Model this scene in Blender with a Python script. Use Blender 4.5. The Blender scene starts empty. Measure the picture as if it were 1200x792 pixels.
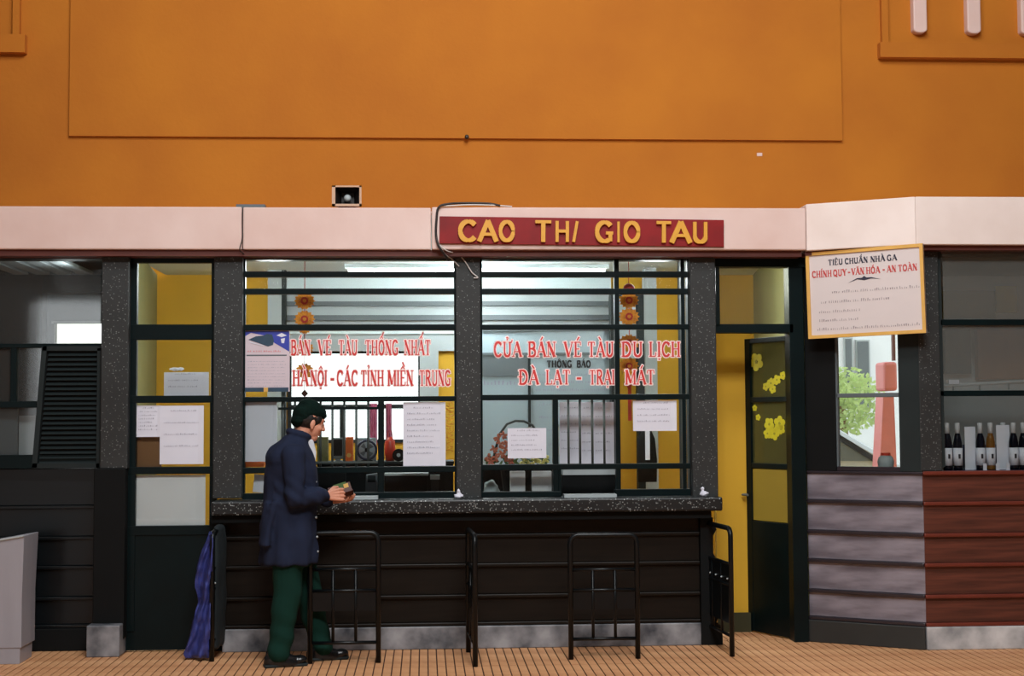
import bpy, math, random, unicodedata
import numpy as np
from mathutils import Vector, Matrix, noise
random.seed(7)
C = bpy.context.scene.collection
sc = bpy.context.scene

# ------------------------------------------------------------------ camera
F, W_, H_ = 1700.0, 1200.0, 792.0
YAW, PIT, ROL = math.radians(3.48), math.radians(3.20), math.radians(-0.33)
CAM = Vector((0, -9.7, 1.5))
fw = Vector((math.sin(YAW)*math.cos(PIT), math.cos(YAW)*math.cos(PIT), math.sin(PIT)))
rt = Vector((math.cos(YAW), -math.sin(YAW), 0)); up = rt.cross(fw)
rt, up = rt*math.cos(ROL)+up*math.sin(ROL), -rt*math.sin(ROL)+up*math.cos(ROL)
cd = bpy.data.cameras.new('camera'); cam = bpy.data.objects.new('camera', cd); C.objects.link(cam)
cd.sensor_width = 36; cd.lens = F*36/W_; cd.clip_end = 200
m = Matrix.Identity(4)
for i in range(3): m[i][0], m[i][1], m[i][2], m[i][3] = rt[i], up[i], -fw[i], CAM[i]
cam.matrix_world = m
sc.camera = cam

# ------------------------------------------------------------------ light
sc.view_settings.view_transform = 'Standard'; sc.view_settings.look = 'None'
sc.view_settings.gamma = 1; sc.view_settings.use_curve_mapping = False
sc.view_settings.exposure = 0.0
wd = bpy.data.worlds.new('overcast'); sc.world = wd; wd.use_nodes = True
wd.node_tree.nodes['Background'].inputs[0].default_value = (0.93, 0.97, 1, 1)
wd.node_tree.nodes['Background'].inputs[1].default_value = 2.3
def area(name, loc, target, sx, sy, power, col=(1, 1, 1)):
    l = bpy.data.lights.new(name, 'AREA'); l.shape = 'RECTANGLE'; l.size = sx; l.size_y = sy; l.energy = power; l.color = col
    o = bpy.data.objects.new(name, l); C.objects.link(o); o.location = loc
    o.rotation_euler = (Vector(target)-Vector(loc)).to_track_quat('-Z', 'Y').to_euler()
    return o
area('added_front_roof_fill', (0.7, -3.9, 7.44), (0.8, 0.6, 2.2), 3.2, 2.2, 420, (.96, .99, 1))  # added overhead fill for wall falloff and shade under the counter
area('added_rear_roof_fill', (0.7, -8.6, 7.44), (0.8, 0.6, 1.2), 3.2, 2.4, 900, (.96, .99, 1))  # second added overhead fill, placed high to stay out of glass reflections
area('added_doorway_fill', (-5.4, -12.8, 1.7), (-2, 0.5, 1.6), 1.2, 3.2, 12, (0.95, 0.98, 1))  # weak added fill lamp at the unseen doorway

# ------------------------------------------------------------------ projection helpers (picture frame 1200 x 792)
def ray(px, py): return rt*((px-600)/F) - up*((py-396)/F) + fw
def U(px, py, Y):
    d = ray(px, py); return CAM + d*((Y-CAM.y)/d.y)
def UX(px, Y, py=490): return U(px, py, Y).x
def UZ(py, Y, px=600): return U(px, py, Y).z

# ------------------------------------------------------------------ materials
def s2l(c): return tuple((x/255/12.92 if x/255 <= .04045 else ((x/255+.055)/1.055)**2.4) for x in c)
def mat(name, col, rough=.6, var=.12, scale=6, metal=0, bump=0, bscale=80, stretch=(1, 1, 1), spec=.5, var_col=None, coat=0, det=5):
    m = bpy.data.materials.new(name); m.use_nodes = True; nt = m.node_tree; b = nt.nodes['Principled BSDF']
    b.inputs['Roughness'].default_value = rough; b.inputs['Metallic'].default_value = metal
    b.inputs['Specular IOR Level'].default_value = spec
    b.inputs['Coat Weight'].default_value = coat
    c = s2l(col); tc = nt.nodes.new('ShaderNodeTexCoord'); mp = nt.nodes.new('ShaderNodeMapping')
    mp.inputs['Scale'].default_value = stretch; nt.links.new(tc.outputs['Object'], mp.inputs[0])
    n = nt.nodes.new('ShaderNodeTexNoise'); n.inputs['Scale'].default_value = scale; n.inputs['Detail'].default_value = det
    nt.links.new(mp.outputs[0], n.inputs['Vector'])
    r = nt.nodes.new('ShaderNodeValToRGB'); r.color_ramp.elements[0].position = .3; r.color_ramp.elements[1].position = .7
    c2 = s2l(var_col) if var_col else tuple(x*(1-var) for x in c)
    r.color_ramp.elements[0].color = (*c2, 1); r.color_ramp.elements[1].color = (*[min(1, x*(1+var*.5)) for x in c], 1)
    nt.links.new(n.outputs['Fac'], r.inputs[0]); nt.links.new(r.outputs[0], b.inputs['Base Color'])
    if bump:
        n2 = nt.nodes.new('ShaderNodeTexNoise'); n2.inputs['Scale'].default_value = bscale
        nt.links.new(mp.outputs[0], n2.inputs['Vector'])
        bp = nt.nodes.new('ShaderNodeBump'); bp.inputs['Strength'].default_value = bump; bp.inputs['Distance'].default_value = .01
        nt.links.new(n2.outputs['Fac'], bp.inputs['Height']); nt.links.new(bp.outputs[0], b.inputs['Normal'])
    return m
def translucent(m, f):
    nt = m.node_tree; b = nt.nodes['Principled BSDF']; out = nt.nodes['Material Output']
    t = nt.nodes.new('ShaderNodeBsdfTranslucent'); nt.links.new(b.inputs['Base Color'].links[0].from_socket, t.inputs[0])
    mx = nt.nodes.new('ShaderNodeMixShader'); mx.inputs[0].default_value = f
    nt.links.new(b.outputs[0], mx.inputs[1]); nt.links.new(t.outputs[0], mx.inputs[2]); nt.links.new(mx.outputs[0], out.inputs[0])
def terrazzo(name, base, chip, dens=.5, scale=90, rough=.45):
    m = mat(name, base, rough, .35, 3); nt = m.node_tree; b = nt.nodes['Principled BSDF']
    src = b.inputs['Base Color'].links[0].from_socket
    tc = nt.nodes.new('ShaderNodeTexCoord')
    v = nt.nodes.new('ShaderNodeTexVoronoi'); v.inputs['Scale'].default_value = scale; nt.links.new(tc.outputs['Object'], v.inputs['Vector'])
    sp = nt.nodes.new('ShaderNodeSeparateColor'); nt.links.new(v.outputs['Color'], sp.inputs[0])
    lt = nt.nodes.new('ShaderNodeMath'); lt.operation = 'LESS_THAN'; lt.inputs[1].default_value = dens; nt.links.new(sp.outputs[0], lt.inputs[0])
    ds = nt.nodes.new('ShaderNodeMath'); ds.operation = 'LESS_THAN'; ds.inputs[1].default_value = .42; nt.links.new(v.outputs['Distance'], ds.inputs[0])
    mu = nt.nodes.new('ShaderNodeMath'); mu.operation = 'MULTIPLY'; nt.links.new(lt.outputs[0], mu.inputs[0]); nt.links.new(ds.outputs[0], mu.inputs[1])
    mu2 = nt.nodes.new('ShaderNodeMath'); mu2.operation = 'MULTIPLY'; nt.links.new(mu.outputs[0], mu2.inputs[0]); pw = nt.nodes.new('ShaderNodeMath'); pw.operation = 'POWER'; pw.inputs[1].default_value = 2.0; nt.links.new(sp.outputs[1], pw.inputs[0]); nt.links.new(pw.outputs[0], mu2.inputs[1])
    mx = nt.nodes.new('ShaderNodeMix'); mx.data_type = 'RGBA'; nt.links.new(mu2.outputs[0], mx.inputs[0]); nt.links.new(src, mx.inputs[6])
    mx.inputs[7].default_value = (*s2l(chip), 1); nt.links.new(mx.outputs[2], b.inputs['Base Color'])
    return m
def glass(name, tint=(1, 1, 1), refl=1.0, rough=.02, haze=0.0, haze_col=(.8, .8, .8)):
    m = bpy.data.materials.new(name); m.use_nodes = True; nt = m.node_tree; nt.nodes.clear()
    out = nt.nodes.new('ShaderNodeOutputMaterial'); tr = nt.nodes.new('ShaderNodeBsdfTransparent'); tr.inputs[0].default_value = (*tint, 1)
    gl = nt.nodes.new('ShaderNodeBsdfGlossy'); gl.inputs['Roughness'].default_value = rough
    fr = nt.nodes.new('ShaderNodeFresnel'); fr.inputs[0].default_value = 1.5
    mu = nt.nodes.new('ShaderNodeMath'); mu.operation = 'MULTIPLY'; mu.inputs[1].default_value = refl; nt.links.new(fr.outputs[0], mu.inputs[0])
    mx = nt.nodes.new('ShaderNodeMixShader'); nt.links.new(mu.outputs[0], mx.inputs[0]); nt.links.new(tr.outputs[0], mx.inputs[1]); nt.links.new(gl.outputs[0], mx.inputs[2])
    df = nt.nodes.new('ShaderNodeBsdfDiffuse'); df.inputs[0].default_value = (*haze_col, 1)
    mx2 = nt.nodes.new('ShaderNodeMixShader'); mx2.inputs[0].default_value = haze; nt.links.new(mx.outputs[0], mx2.inputs[1]); nt.links.new(df.outputs[0], mx2.inputs[2])
    nt.links.new(mx2.outputs[0], out.inputs[0]); return m
def emis(name, col, st):
    m = bpy.data.materials.new(name); m.use_nodes = True; b = m.node_tree.nodes['Principled BSDF']
    b.inputs['Emission Color'].default_value = (*col, 1); b.inputs['Emission Strength'].default_value = st; return m
M = dict(
 orange=mat('orange_plaster', (184, 110, 18), .85, .10, 1.2, bump=.15, bscale=30, var_col=(174, 99, 14)),
 hall=mat('hall_dim_plaster', (150, 148, 146), .9, .1, 2),
 tile=mat('terracotta_tile', (220, 168, 122), .6, .22, 5, bump=.1, var_col=(196, 134, 92), spec=.3),
 grout=mat('dark_grout', (70, 42, 28), .9, .3, 9),
 fascia=mat('pale_pink_paint', (222, 196, 188), .6, .07, 2.5, bump=.06, bscale=20, var_col=(214, 182, 172)),
 soffit=mat('red_brown_paint', (92, 40, 30), .6, .2, 4),
 terr=terrazzo('grey_terrazzo', (38, 40, 40), (120, 122, 122), .22, 120, .6),
 terrd=terrazzo('dark_terrazzo', (12, 16, 19), (190, 196, 196), .28, 105, .45),
 black=mat('dark_green_black_paint', (4, 20, 22), .4, .3, 4, spec=.18),
 blackm=mat('dark_matt_paint', (9, 11, 12), .7, .3, 4, spec=.2),
 dwood=mat('dark_brown_panelling', (24, 18, 13), .45, .4, 5, stretch=(.6, 1, 8), bump=.05, spec=.2),
 lwood=mat('blue_black_panelling', (12, 17, 20), .32, .3, 5, stretch=(.6, 1, 8), spec=.35),
 rwood=mat('red_brown_varnished_wood', (100, 54, 42), .38, .4, 4, stretch=(.5, 1, 9), var_col=(60, 34, 28), bump=.05, spec=.4),
 rtrim=mat('bright_red_brown_trim', (112, 50, 38), .35, .2, 4, spec=.4),
 gwood=mat('sheen_toned_grey_purple_painted_wood', (150, 143, 152), .28, .4, 3.2, stretch=(.7, 1, 3), var_col=(74, 67, 76), bump=.08, bscale=14),  # silvery sheen of dark glossy paint put into the pale tone
 gtrim=mat('dark_purple_grey_trim', (46, 40, 46), .22, .3, 4),
 marble=mat('grey_marbled_base', (150, 150, 154), .5, .3, 6, var_col=(52, 56, 64), det=8),
 marbleb=mat('pale_marbled_base', (205, 205, 206), .5, .3, 6, var_col=(140, 142, 146), det=8),
 fasciab=mat('pale_cream_pink_paint', (240, 226, 220), .6, .07, 2.5, bump=.06, bscale=20, var_col=(230, 212, 204)),
 glassh=glass('reflection_hazed_bay_glass', (.88, .9, .9), 1.4, .03, .10, (.62, .64, .6)),  # diffuse haze stands in for the hall reflected in the upper panes
 letter_black=mat('black_heading_paint', (14, 14, 18), .6, 0, 5),
 dbase=mat('dark_grey_base', (44, 46, 45), .5, .3, 4),
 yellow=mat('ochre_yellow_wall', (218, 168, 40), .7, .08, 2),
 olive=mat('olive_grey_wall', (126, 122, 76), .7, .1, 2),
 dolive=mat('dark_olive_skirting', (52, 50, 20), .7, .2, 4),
 white=mat('white_ceiling_paint', (216, 230, 234), .7, .04, 2),
 lgrey=mat('light_grey_panel', (172, 180, 182), .5, .06, 3),
 mgrey=mat('mid_grey_rail', (92, 100, 104), .5, .1, 3),
 dgrey=mat('charcoal_paint', (32, 40, 41), .6, .2, 3, spec=.25),
 board=mat('white_board', (152, 168, 176), .4, .05, 2),
 ysheet=mat('dull_yellow_sheet', (158, 132, 36), .7, .08, 3),
 paper=mat('white_paper', (224, 224, 236), .8, .04, 5),
 paperw=mat('cream_paper', (240, 240, 244), .8, .04, 5),
 ink=mat('grey_ink', (150, 148, 165), .8, 0, 5),
 inkd=mat('black_ink', (40, 38, 46), .8, 0, 5),
 red=mat('red_lettering', (214, 52, 48), .5, .08, 9),
 outl=mat('white_lettering_outline', (250, 228, 226), .5, 0, 5),
 signred=mat('crimson_sign_paint', (140, 16, 20), .5, .12, 5, var_col=(118, 14, 16), spec=.3),
 gold=mat('mustard_gold_letter', (222, 160, 48), .45, .12, 9),
 amber=mat('amber_frame', (226, 176, 92), .4, .1, 9),
 signbg=mat('pale_cream_sign_board', (222, 210, 208), .35, .05, 2),
 signtx=mat('dark_blue_black_lettering', (46, 44, 62), .6, 0, 5),
 signrd=mat('faded_red_lettering', (196, 70, 66), .6, 0, 5),
 faint=mat('faded_grey_script', (160, 146, 148), .7, 0, 5),
 gfoil=mat('gold_foil', (240, 160, 34), .45, .25, 40, metal=.1, var_col=(190, 96, 18)),
 leafglass=glass('olive_light_hazed_glass', (.8, .8, .62), 1.0, .05, .22, (.34, .31, .1)),  # olive haze brightens the panes in place of light behind them
 rfoil=mat('red_foil', (196, 44, 28), .4, .2, 30),
 yfl=mat('yellow_flower_sticker', (226, 214, 40), .5, .12, 20),
 yfc=mat('lime_flower_centre', (170, 160, 30), .5, 0, 5),
 jacket=mat('navy_jacket_cloth', (34, 41, 62), .9, .18, 7, bump=.2, bscale=300, spec=.15),
 trous=mat('dark_green_trouser_cloth', (16, 50, 42), .9, .2, 7, bump=.15, bscale=300, spec=.15),
 skin=mat('skin', (214, 150, 124), .5, .07, 12),
 hair=mat('black_hair', (20, 18, 18), .5, .2, 60),
 cap=mat('dark_green_knit', (12, 30, 26), .95, .3, 30, bump=.5, bscale=140, spec=.1),
 shoe=mat('black_leather', (18, 20, 22), .25, .1, 9),
 shirt=mat('white_shirt', (210, 214, 222), .7, .05, 9),
 wallet=mat('dark_red_brown_leather', (74, 30, 22), .4, .2, 12),
 blue=mat('blue_tarpaulin', (62, 72, 146), .5, .25, 12, var_col=(40, 46, 104)),
 binm=mat('pale_grey_metal', (158, 156, 164), .4, .12, 3, stretch=(3, 3, .4)),
 cream=mat('cream_plastic', (196, 158, 130), .5, .1, 5),
 wire_w=mat('white_cable', (206, 200, 196), .5, .05, 5),
 wire_b=mat('black_cable', (30, 22, 20), .5, .05, 5),
 orangep=mat('orange_plastic', (224, 104, 34), .4, .1, 5),
 redp=mat('red_plastic', (206, 56, 34), .35, .1, 5),
 magenta=mat('magenta_cloth', (176, 72, 110), .8, .3, 14, stretch=(4, 1, 1), var_col=(220, 150, 180)),
 olivep=mat('olive_plastic', (98, 98, 48), .5, .1, 5),
 brownp=mat('brown_cardboard', (132, 92, 58), .8, .1, 5),
 coral=mat('coral_petals', (206, 118, 92), .6, .25, 20),
 lemon=mat('pale_yellow_petals', (232, 222, 130), .6, .15, 20),
 leaf=mat('green_leaf', (70, 100, 44), .6, .3, 20),
 bush=mat('sunlit_leaf', (190, 210, 140), .7, .3, 3),
 postr=mat('red_post_paint', (206, 120, 120), .6, .12, 5),
 carm=mat('silver_car_paint', (170, 178, 184), .25, .05, 3, metal=.3),
 cargl=mat('car_window_glass', (84, 96, 100), .1, .2, 5),
 house=mat('white_house_wall', (225, 228, 232), .8, .05, 3),
 conc=mat('pale_concrete', (170, 168, 160), .9, .1, 2),
 navy=mat('navy_shelf', (34, 42, 70), .5, .15, 5),
 bott=mat('dark_bottle_glass', (6, 10, 24), .12, .1, 5, spec=.25),
 botb=mat('amber_bottle_glass', (120, 78, 30), .1, .1, 5),
 foil=mat('silver_foil_cap', (205, 205, 210), .35, .05, 5),
 lblue=mat('poster_blue', (52, 66, 170), .5, .05, 5),
 poster=mat('poster_paper', (214, 198, 206), .6, .06, 5),
 loco=mat('locomotive_print', (44, 70, 92), .5, .2, 20),
 glass=glass('window_glass', (.97, .99, .98), 1.0),
 glassd=glass('dusty_bay_glass', (.88, .9, .9), 1.4, .04, .03, (.6, .62, .6)),
 frost=glass('dusty_glass', (.86, .86, .78), 1.0, .05, .03, (.7, .7, .6)),
 tube=emis('fluorescent_tube', (1, 1, .97), 14),
 rplate=mat('barrier_paint', (8, 13, 16), .35, .3, 8, spec=.3),
 frame_al=mat('grey_green_frame', (58, 68, 66), .5, .1, 6),
)

translucent(M['paperw'], .1); translucent(M['coral'], .3); translucent(M['bush'], .4)
# ------------------------------------------------------------------ mesh builder
def wmat(o):
    m = Matrix.Identity(4)
    while o: m = o.matrix_basis @ m; o = o.parent
    return m
class MB:
    def __init__(s): s.v = []; s.f = []
    def add(s, vs, fs):
        n = len(s.v); s.v += [Vector(v) for v in vs]; s.f += [tuple(n+i for i in f) for f in fs]; return s
    def box(s, x0, x1, y0, y1, z0, z1):
        x0, x1 = min(x0, x1), max(x0, x1); y0, y1 = min(y0, y1), max(y0, y1); z0, z1 = min(z0, z1), max(z0, z1)
        return s.add([(x0, y0, z0), (x1, y0, z0), (x1, y1, z0), (x0, y1, z0), (x0, y0, z1), (x1, y0, z1), (x1, y1, z1), (x0, y1, z1)],
              [(0, 3, 2, 1), (4, 5, 6, 7), (0, 1, 5, 4), (1, 2, 6, 5), (2, 3, 7, 6), (3, 0, 4, 7)])
    def prism(s, pts, y0, y1):          # polygon in x,z extruded along y
        n = len(pts); a = sum(pts[i][0]*pts[(i+1) % n][1]-pts[(i+1) % n][0]*pts[i][1] for i in range(n))
        if a < 0: pts = pts[::-1]
        vs = [(x, y0, z) for x, z in pts]+[(x, y1, z) for x, z in pts]
        fs = [tuple(range(n)), tuple(range(2*n-1, n-1, -1))]+[(i, i+n, (i+1) % n+n, (i+1) % n) for i in range(n)]
        return s.add(vs, fs)
    def zprism(s, pts, z0, z1):         # polygon in x,y extruded along z
        n = len(pts); a = sum(pts[i][0]*pts[(i+1) % n][1]-pts[(i+1) % n][0]*pts[i][1] for i in range(n))
        if a < 0: pts = pts[::-1]
        vs = [(x, y, z0) for x, y in pts]+[(x, y, z1) for x, y in pts]
        return s.add(vs, [tuple(range(n-1, -1, -1)), tuple(range(n, 2*n))]+[(i, (i+1) % n, (i+1) % n+n, i+n) for i in range(n)])
    def disc(s, cx, cz, r, y0, y1, n=16, rz=None):
        return s.prism([(cx+r*math.cos(2*math.pi*i/n), cz+(rz or r)*math.sin(2*math.pi*i/n)) for i in range(n)], y0, y1)
    def tube(s, pts, r, n=8, cap=True):
        pts = [Vector(p) for p in pts]; rs = r if isinstance(r, (list, tuple)) else [r]*len(pts); base = len(s.v); u = None
        for i, p in enumerate(pts):
            t = (pts[min(i+1, len(pts)-1)]-pts[max(i-1, 0)]).normalized()
            if u is None: u = t.cross(Vector((0, 0, 1)) if abs(t.z) < .9 else Vector((1, 0, 0))).normalized()
            else: u = (u-t*u.dot(t)).normalized()
            w = t.cross(u)
            s.v += [p+(u*math.cos(2*math.pi*k/n)+w*math.sin(2*math.pi*k/n))*rs[i] for k in range(n)]
        for i in range(len(pts)-1):
            for k in range(n):
                a = base+i*n+k; b = base+i*n+(k+1) % n; s.f.append((a, b, b+n, a+n))
        if cap:
            s.f.append(tuple(base+k for k in range(n-1, -1, -1))); e = base+(len(pts)-1)*n; s.f.append(tuple(e+k for k in range(n)))
        return s
    def lathe(s, prof, cx=0, cy=0, z=0, n=14):
        base = len(s.v)
        for r, h in prof: s.v += [Vector((cx+r*math.cos(2*math.pi*k/n), cy+r*math.sin(2*math.pi*k/n), z+h)) for k in range(n)]
        for i in range(len(prof)-1):
            for k in range(n):
                a = base+i*n+k; b = base+i*n+(k+1) % n; s.f.append((a, b, b+n, a+n))
        s.f.append(tuple(base+k for k in range(n-1, -1, -1))); e = base+(len(prof)-1)*n; s.f.append(tuple(e+k for k in range(n)))
        return s
    def ball(s, c, r, seg=12, rings=8, M3=None):
        c = Vector(c); r = Vector(r) if hasattr(r, '__len__') else Vector((r, r, r)); base = len(s.v)
        def P(v): v = Vector((v[0]*r.x, v[1]*r.y, v[2]*r.z)); return c+(M3 @ v if M3 else v)
        s.v.append(P((0, 0, 1)))
        for i in range(1, rings):
            t = math.pi*i/rings
            for k in range(seg): a = 2*math.pi*k/seg; s.v.append(P((math.sin(t)*math.cos(a), math.sin(t)*math.sin(a), math.cos(t))))
        s.v.append(P((0, 0, -1))); last = len(s.v)-1
        for k in range(seg): s.f.append((base, base+1+k, base+1+(k+1) % seg)); s.f.append((last, last-seg+(k+1) % seg, last-seg+k))
        for i in range(rings-2):
            for k in range(seg):
                a = base+1+i*seg+k; b = base+1+i*seg+(k+1) % seg; s.f.append((a, a+seg, b+seg, b))
        return s
    def limb(s, pr):                    # tapered capsule chain [(point, radius)...], to be fused by the voxel remesh
        for p, r in pr: s.ball(p, r, 14, 10)
        for (p, r), (q, t) in zip(pr, pr[1:]): s.tube([p, q], [r, t], 14)
        return s
    def rings(s, rs, n=24):             # [(z, cx, cy, rx, ry)]
        base = len(s.v)
        for z, cx, cy, rx, ry in rs: s.v += [Vector((cx+rx*math.cos(2*math.pi*k/n), cy+ry*math.sin(2*math.pi*k/n), z)) for k in range(n)]
        for i in range(len(rs)-1):
            for k in range(n):
                a = base+i*n+k; b = base+i*n+(k+1) % n; s.f.append((a, b, b+n, a+n))
        s.f.append(tuple(base+k for k in range(n-1, -1, -1))); e = base+(len(rs)-1)*n; s.f.append(tuple(e+k for k in range(n)))
        return s
    def build(s, name, mt, parent=None, local=False, smooth=False, bevel=0):
        vs = s.v
        if parent is not None and not local:
            inv = wmat(parent).inverted(); vs = [inv @ v for v in vs]
        xs = [v.x for v in vs]; ys = [v.y for v in vs]; zs = [v.z for v in vs]
        o0 = Vector(((min(xs)+max(xs))/2, (min(ys)+max(ys))/2, min(zs)))
        me = bpy.data.meshes.new(name); me.from_pydata([v-o0 for v in vs], [], s.f); me.update()
        if smooth: me.polygons.foreach_set('use_smooth', [True]*len(me.polygons))
        me.materials.append(M[mt] if isinstance(mt, str) else mt)
        o = bpy.data.objects.new(name, me); C.objects.link(o); o.location = o0; o.parent = parent
        if bevel:
            b = o.modifiers.new('bevel', 'BEVEL'); b.width = bevel; b.segments = 2; b.limit_method = 'ANGLE'
        return o
def tag(o, label, cat=None, group=None, kind=None):
    if label: o['label'] = label
    if cat: o['category'] = cat
    if group: o['group'] = group
    if kind: o['kind'] = kind
    return o
def empty(name, loc, rz=0, label=None, cat=None, group=None, kind=None):
    o = bpy.data.objects.new(name, None); C.objects.link(o); o.location = loc; o.rotation_euler = (0, 0, rz); o.empty_display_size = .1
    return tag(o, label, cat, group, kind)
def copy_tree(o, parent=None):
    c = o.copy(); C.objects.link(c); c.parent = parent
    for ch in list(o.children): copy_tree(ch, c)
    return c
def pb(px0, py0, px1, py1, Y0, Y1, mb=None):
    """box whose front face (at depth Y0) spans the given picture rectangle"""
    pm, qm = (px0+px1)/2, (py0+py1)/2
    mb = mb or MB(); return mb.box(U(px0, qm, Y0).x, U(px1, qm, Y0).x, Y0, Y1, U(pm, py0, Y0).z, U(pm, py1, Y0).z)
def remesh(mb, vox, smooth=3, fold=None):
    me = bpy.data.meshes.new('t'); me.from_pydata(mb.v, [], mb.f); me.update(); o = bpy.data.objects.new('t', me); C.objects.link(o)
    r = o.modifiers.new('r', 'REMESH'); r.mode = 'VOXEL'; r.voxel_size = vox
    if smooth: k = o.modifiers.new('s', 'SMOOTH'); k.iterations = smooth; k.factor = .5
    dg = bpy.context.evaluated_depsgraph_get(); dg.update(); nm = bpy.data.meshes.new_from_object(o.evaluated_get(dg))
    bpy.data.objects.remove(o)
    out = MB(); n = len(nm.vertices); co = np.empty(n*3); nm.vertices.foreach_get('co', co); co = co.reshape(-1, 3)
    if fold:
        no = np.empty(n*3); nm.vertices.foreach_get('normal', no); no = no.reshape(-1, 3)
        for i in range(n): co[i] += no[i]*fold(Vector(co[i]))
    out.v = [Vector(c) for c in co]; out.f = [tuple(p.vertices) for p in nm.polygons]
    return out

# ------------------------------------------------------------------ lettering: own stroke alphabet
def arc(cx, cy, rx, ry, a0, a1, n=12):
    return [(cx+rx*math.cos(math.radians(a0+(a1-a0)*i/n)), cy+ry*math.sin(math.radians(a0+(a1-a0)*i/n))) for i in range(n+1)]
def V_(x, a=0., b=1.): return ([(x, a), (x, b)], 'T', 's')
GL = {
 'A': (.74, [([(.04, 0), (.37, 1)], 't', 'b'), ([(.37, 1), (.70, 0)], 'T', 'e'), ([(.16, .34), (.58, .34)], 't', '')]),
 'B': (.62, [V_(.12), ([(.12, .97), (.34, .97)]+arc(.34, .755, .2, .215, 90, -90)+[(.12, .54)], 'm', ''), ([(.34, .54)]+arc(.34, .285, .25, .255, 90, -90)+[(.12, .03)], 'm', '')]),
 'C': (.66, [(arc(.36, .5, .3, .47, 42, 318, 20), 'm', ''), ([(.58, .72), (.6, .95)], 't', ''), ]),
 'D': (.7, [V_(.12), ([(.12, .97), (.3, .97)]+arc(.3, .5, .33, .47, 90, -90, 16)+[(.12, .03)], 'm', '')]),
 'E': (.58, [V_(.12), ([(.12, .97), (.52, .97), (.53, .78)], 't', ''), ([(.12, .52), (.42, .52)], 't', ''), ([(.12, .03), (.53, .03), (.55, .24)], 't', '')]),
 'G': (.7, [(arc(.36, .5, .3, .47, 42, 300, 20), 'm', ''), ([(.58, .05), (.58, .42)], 'T', ''), ([(.42, .44), (.68, .44)], 't', '')]),
 'H': (.72, [V_(.12), V_(.6), ([(.12, .52), (.6, .52)], 't', '')]),
 'I': (.24, [V_(.12)]),
 'L': (.56, [V_(.12), ([(.12, .03), (.5, .03), (.53, .28)], 't', '')]),
 'M': (.9, [V_(.1), V_(.8), ([(.1, 1), (.45, .1)], 'T', ''), ([(.45, .1), (.8, 1)], 't', '')]),
 'N': (.72, [([(.1, 0), (.1, 1)], 't', 's'), ([(.62, 0), (.62, 1)], 't', 's'), ([(.1, 1), (.62, 0)], 'T', '')]),
 'O': (.72, [(arc(.36, .5, .29, .46, 0, 360, 24), 'm', '')]),
 'Q': (.74, [(arc(.36, .5, .29, .46, 0, 360, 24), 'm', ''), ([(.4, .2), (.68, -.1)], 'm', '')]),
 'P': (.6, [V_(.12), ([(.12, .97), (.32, .97)]+arc(.32, .725, .22, .245, 90, -90)+[(.12, .48)], 'm', '')]),
 'R': (.68, [V_(.12), ([(.12, .97), (.32, .97)]+arc(.32, .74, .21, .23, 90, -90)+[(.12, .51)], 'm', ''), ([(.32, .5), (.62, 0)], 'T', 'e')]),
 'T': (.66, [V_(.33), ([(.04, .76), (.06, .97), (.6, .97), (.62, .76)], 't', '')]),
 'U': (.7, [([(.12, 1), (.12, .3)]+arc(.35, .3, .23, .27, 180, 360, 12)+[(.58, 1)], 'm', 'b2')]),
 'V': (.7, [([(.04, 1), (.35, 0)], 'T', 'b'), ([(.35, 0), (.66, 1)], 't', 'e')]),
 'Y': (.68, [([(.04, 1), (.34, .48)], 'T', 'b'), ([(.34, .48), (.64, 1)], 't', 'e'), V_(.34, 0, .48)]),
 '-': (.4, [([(.06, .42), (.34, .42)], 'T', '')]), ' ': (.5, []),
}
GL['Đ'] = (.74, [([(x+.04, y) for x, y in p], w, s) for p, w, s in GL['D'][1]]+[([(0, .52), (.34, .52)], 't', '')])
def strokes(text, sans=False, sp=.12, wt=1.0):
    """-> list per letter of (polyline, width), and total advance"""
    WT = {'T': .19*wt, 'm': .15*wt, 't': .08*wt} if not sans else {'T': .15*wt, 'm': .15*wt, 't': .15*wt}
    x = 0; out = []
    for ch in text:
        dec = unicodedata.normalize('NFD', ch); b = dec[0]; w, st = GL[b]; L = []
        for pts, k, se in st:
            if sans and b in 'EFLTG' and len(pts) > 2 and k == 't': pts = pts[:2] if b in 'EL' else pts[1:3]
            if sans and b == 'C' and k == 't': continue
            L.append(([(px+x, py) for px, py in pts], WT[k]))
            if not sans and se:
                ends = {'s': pts, 'b': pts[:1], 'e': pts[-1:], 'b2': [pts[0], pts[-1]]}[se]
                for ex, ey in ends:
                    yy = min(max(ey, .03), .97); L.append(([(ex+x-.13, yy), (ex+x+.13, yy)], .06*wt))
        cx = x+w/2; top = 1.1; dm = .07*wt
        marks = dec[1:]
        if '\u0302' in marks: L.append(([(cx-.17, top), (cx, top+.16), (cx+.17, top)], dm)); 
        if '\u0306' in marks: L.append((arc(cx, top+.15, .16, .13, 180, 360, 8), dm))
        off = .2 if '\u0302' in marks else 0
        ox = cx+(.12 if off else 0)
        if '\u0301' in marks: L.append(([(ox-.04, top+off*.8), (ox+.12, top+.22+off)], dm*1.4))
        if '\u0300' in marks: L.append(([(ox-.14, top+.22+off), (ox+.04, top+off*.8)], dm*1.4))
        if '\u0303' in marks: L.append(([(cx-.18, top+off), (cx-.08, top+.1+off), (cx+.06, top+.02+off), (cx+.18, top+.12+off)], dm))
        if '\u0309' in marks: L.append((arc(ox, top+.14+off, .07, .07, 160, -80, 6)+[(ox, top+off)], dm))
        if '\u0323' in marks: L.append(([(cx-.05, -.16), (cx+.05, -.16)], .11))
        if '\u031b' in marks: L.append(([(x+w-.1, .95), (x+w+.04, .98), (x+w+.07, 1.13)], dm*1.2))
        out.append(L); x += w+sp
    return out, x-sp
INK = [0]
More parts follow.
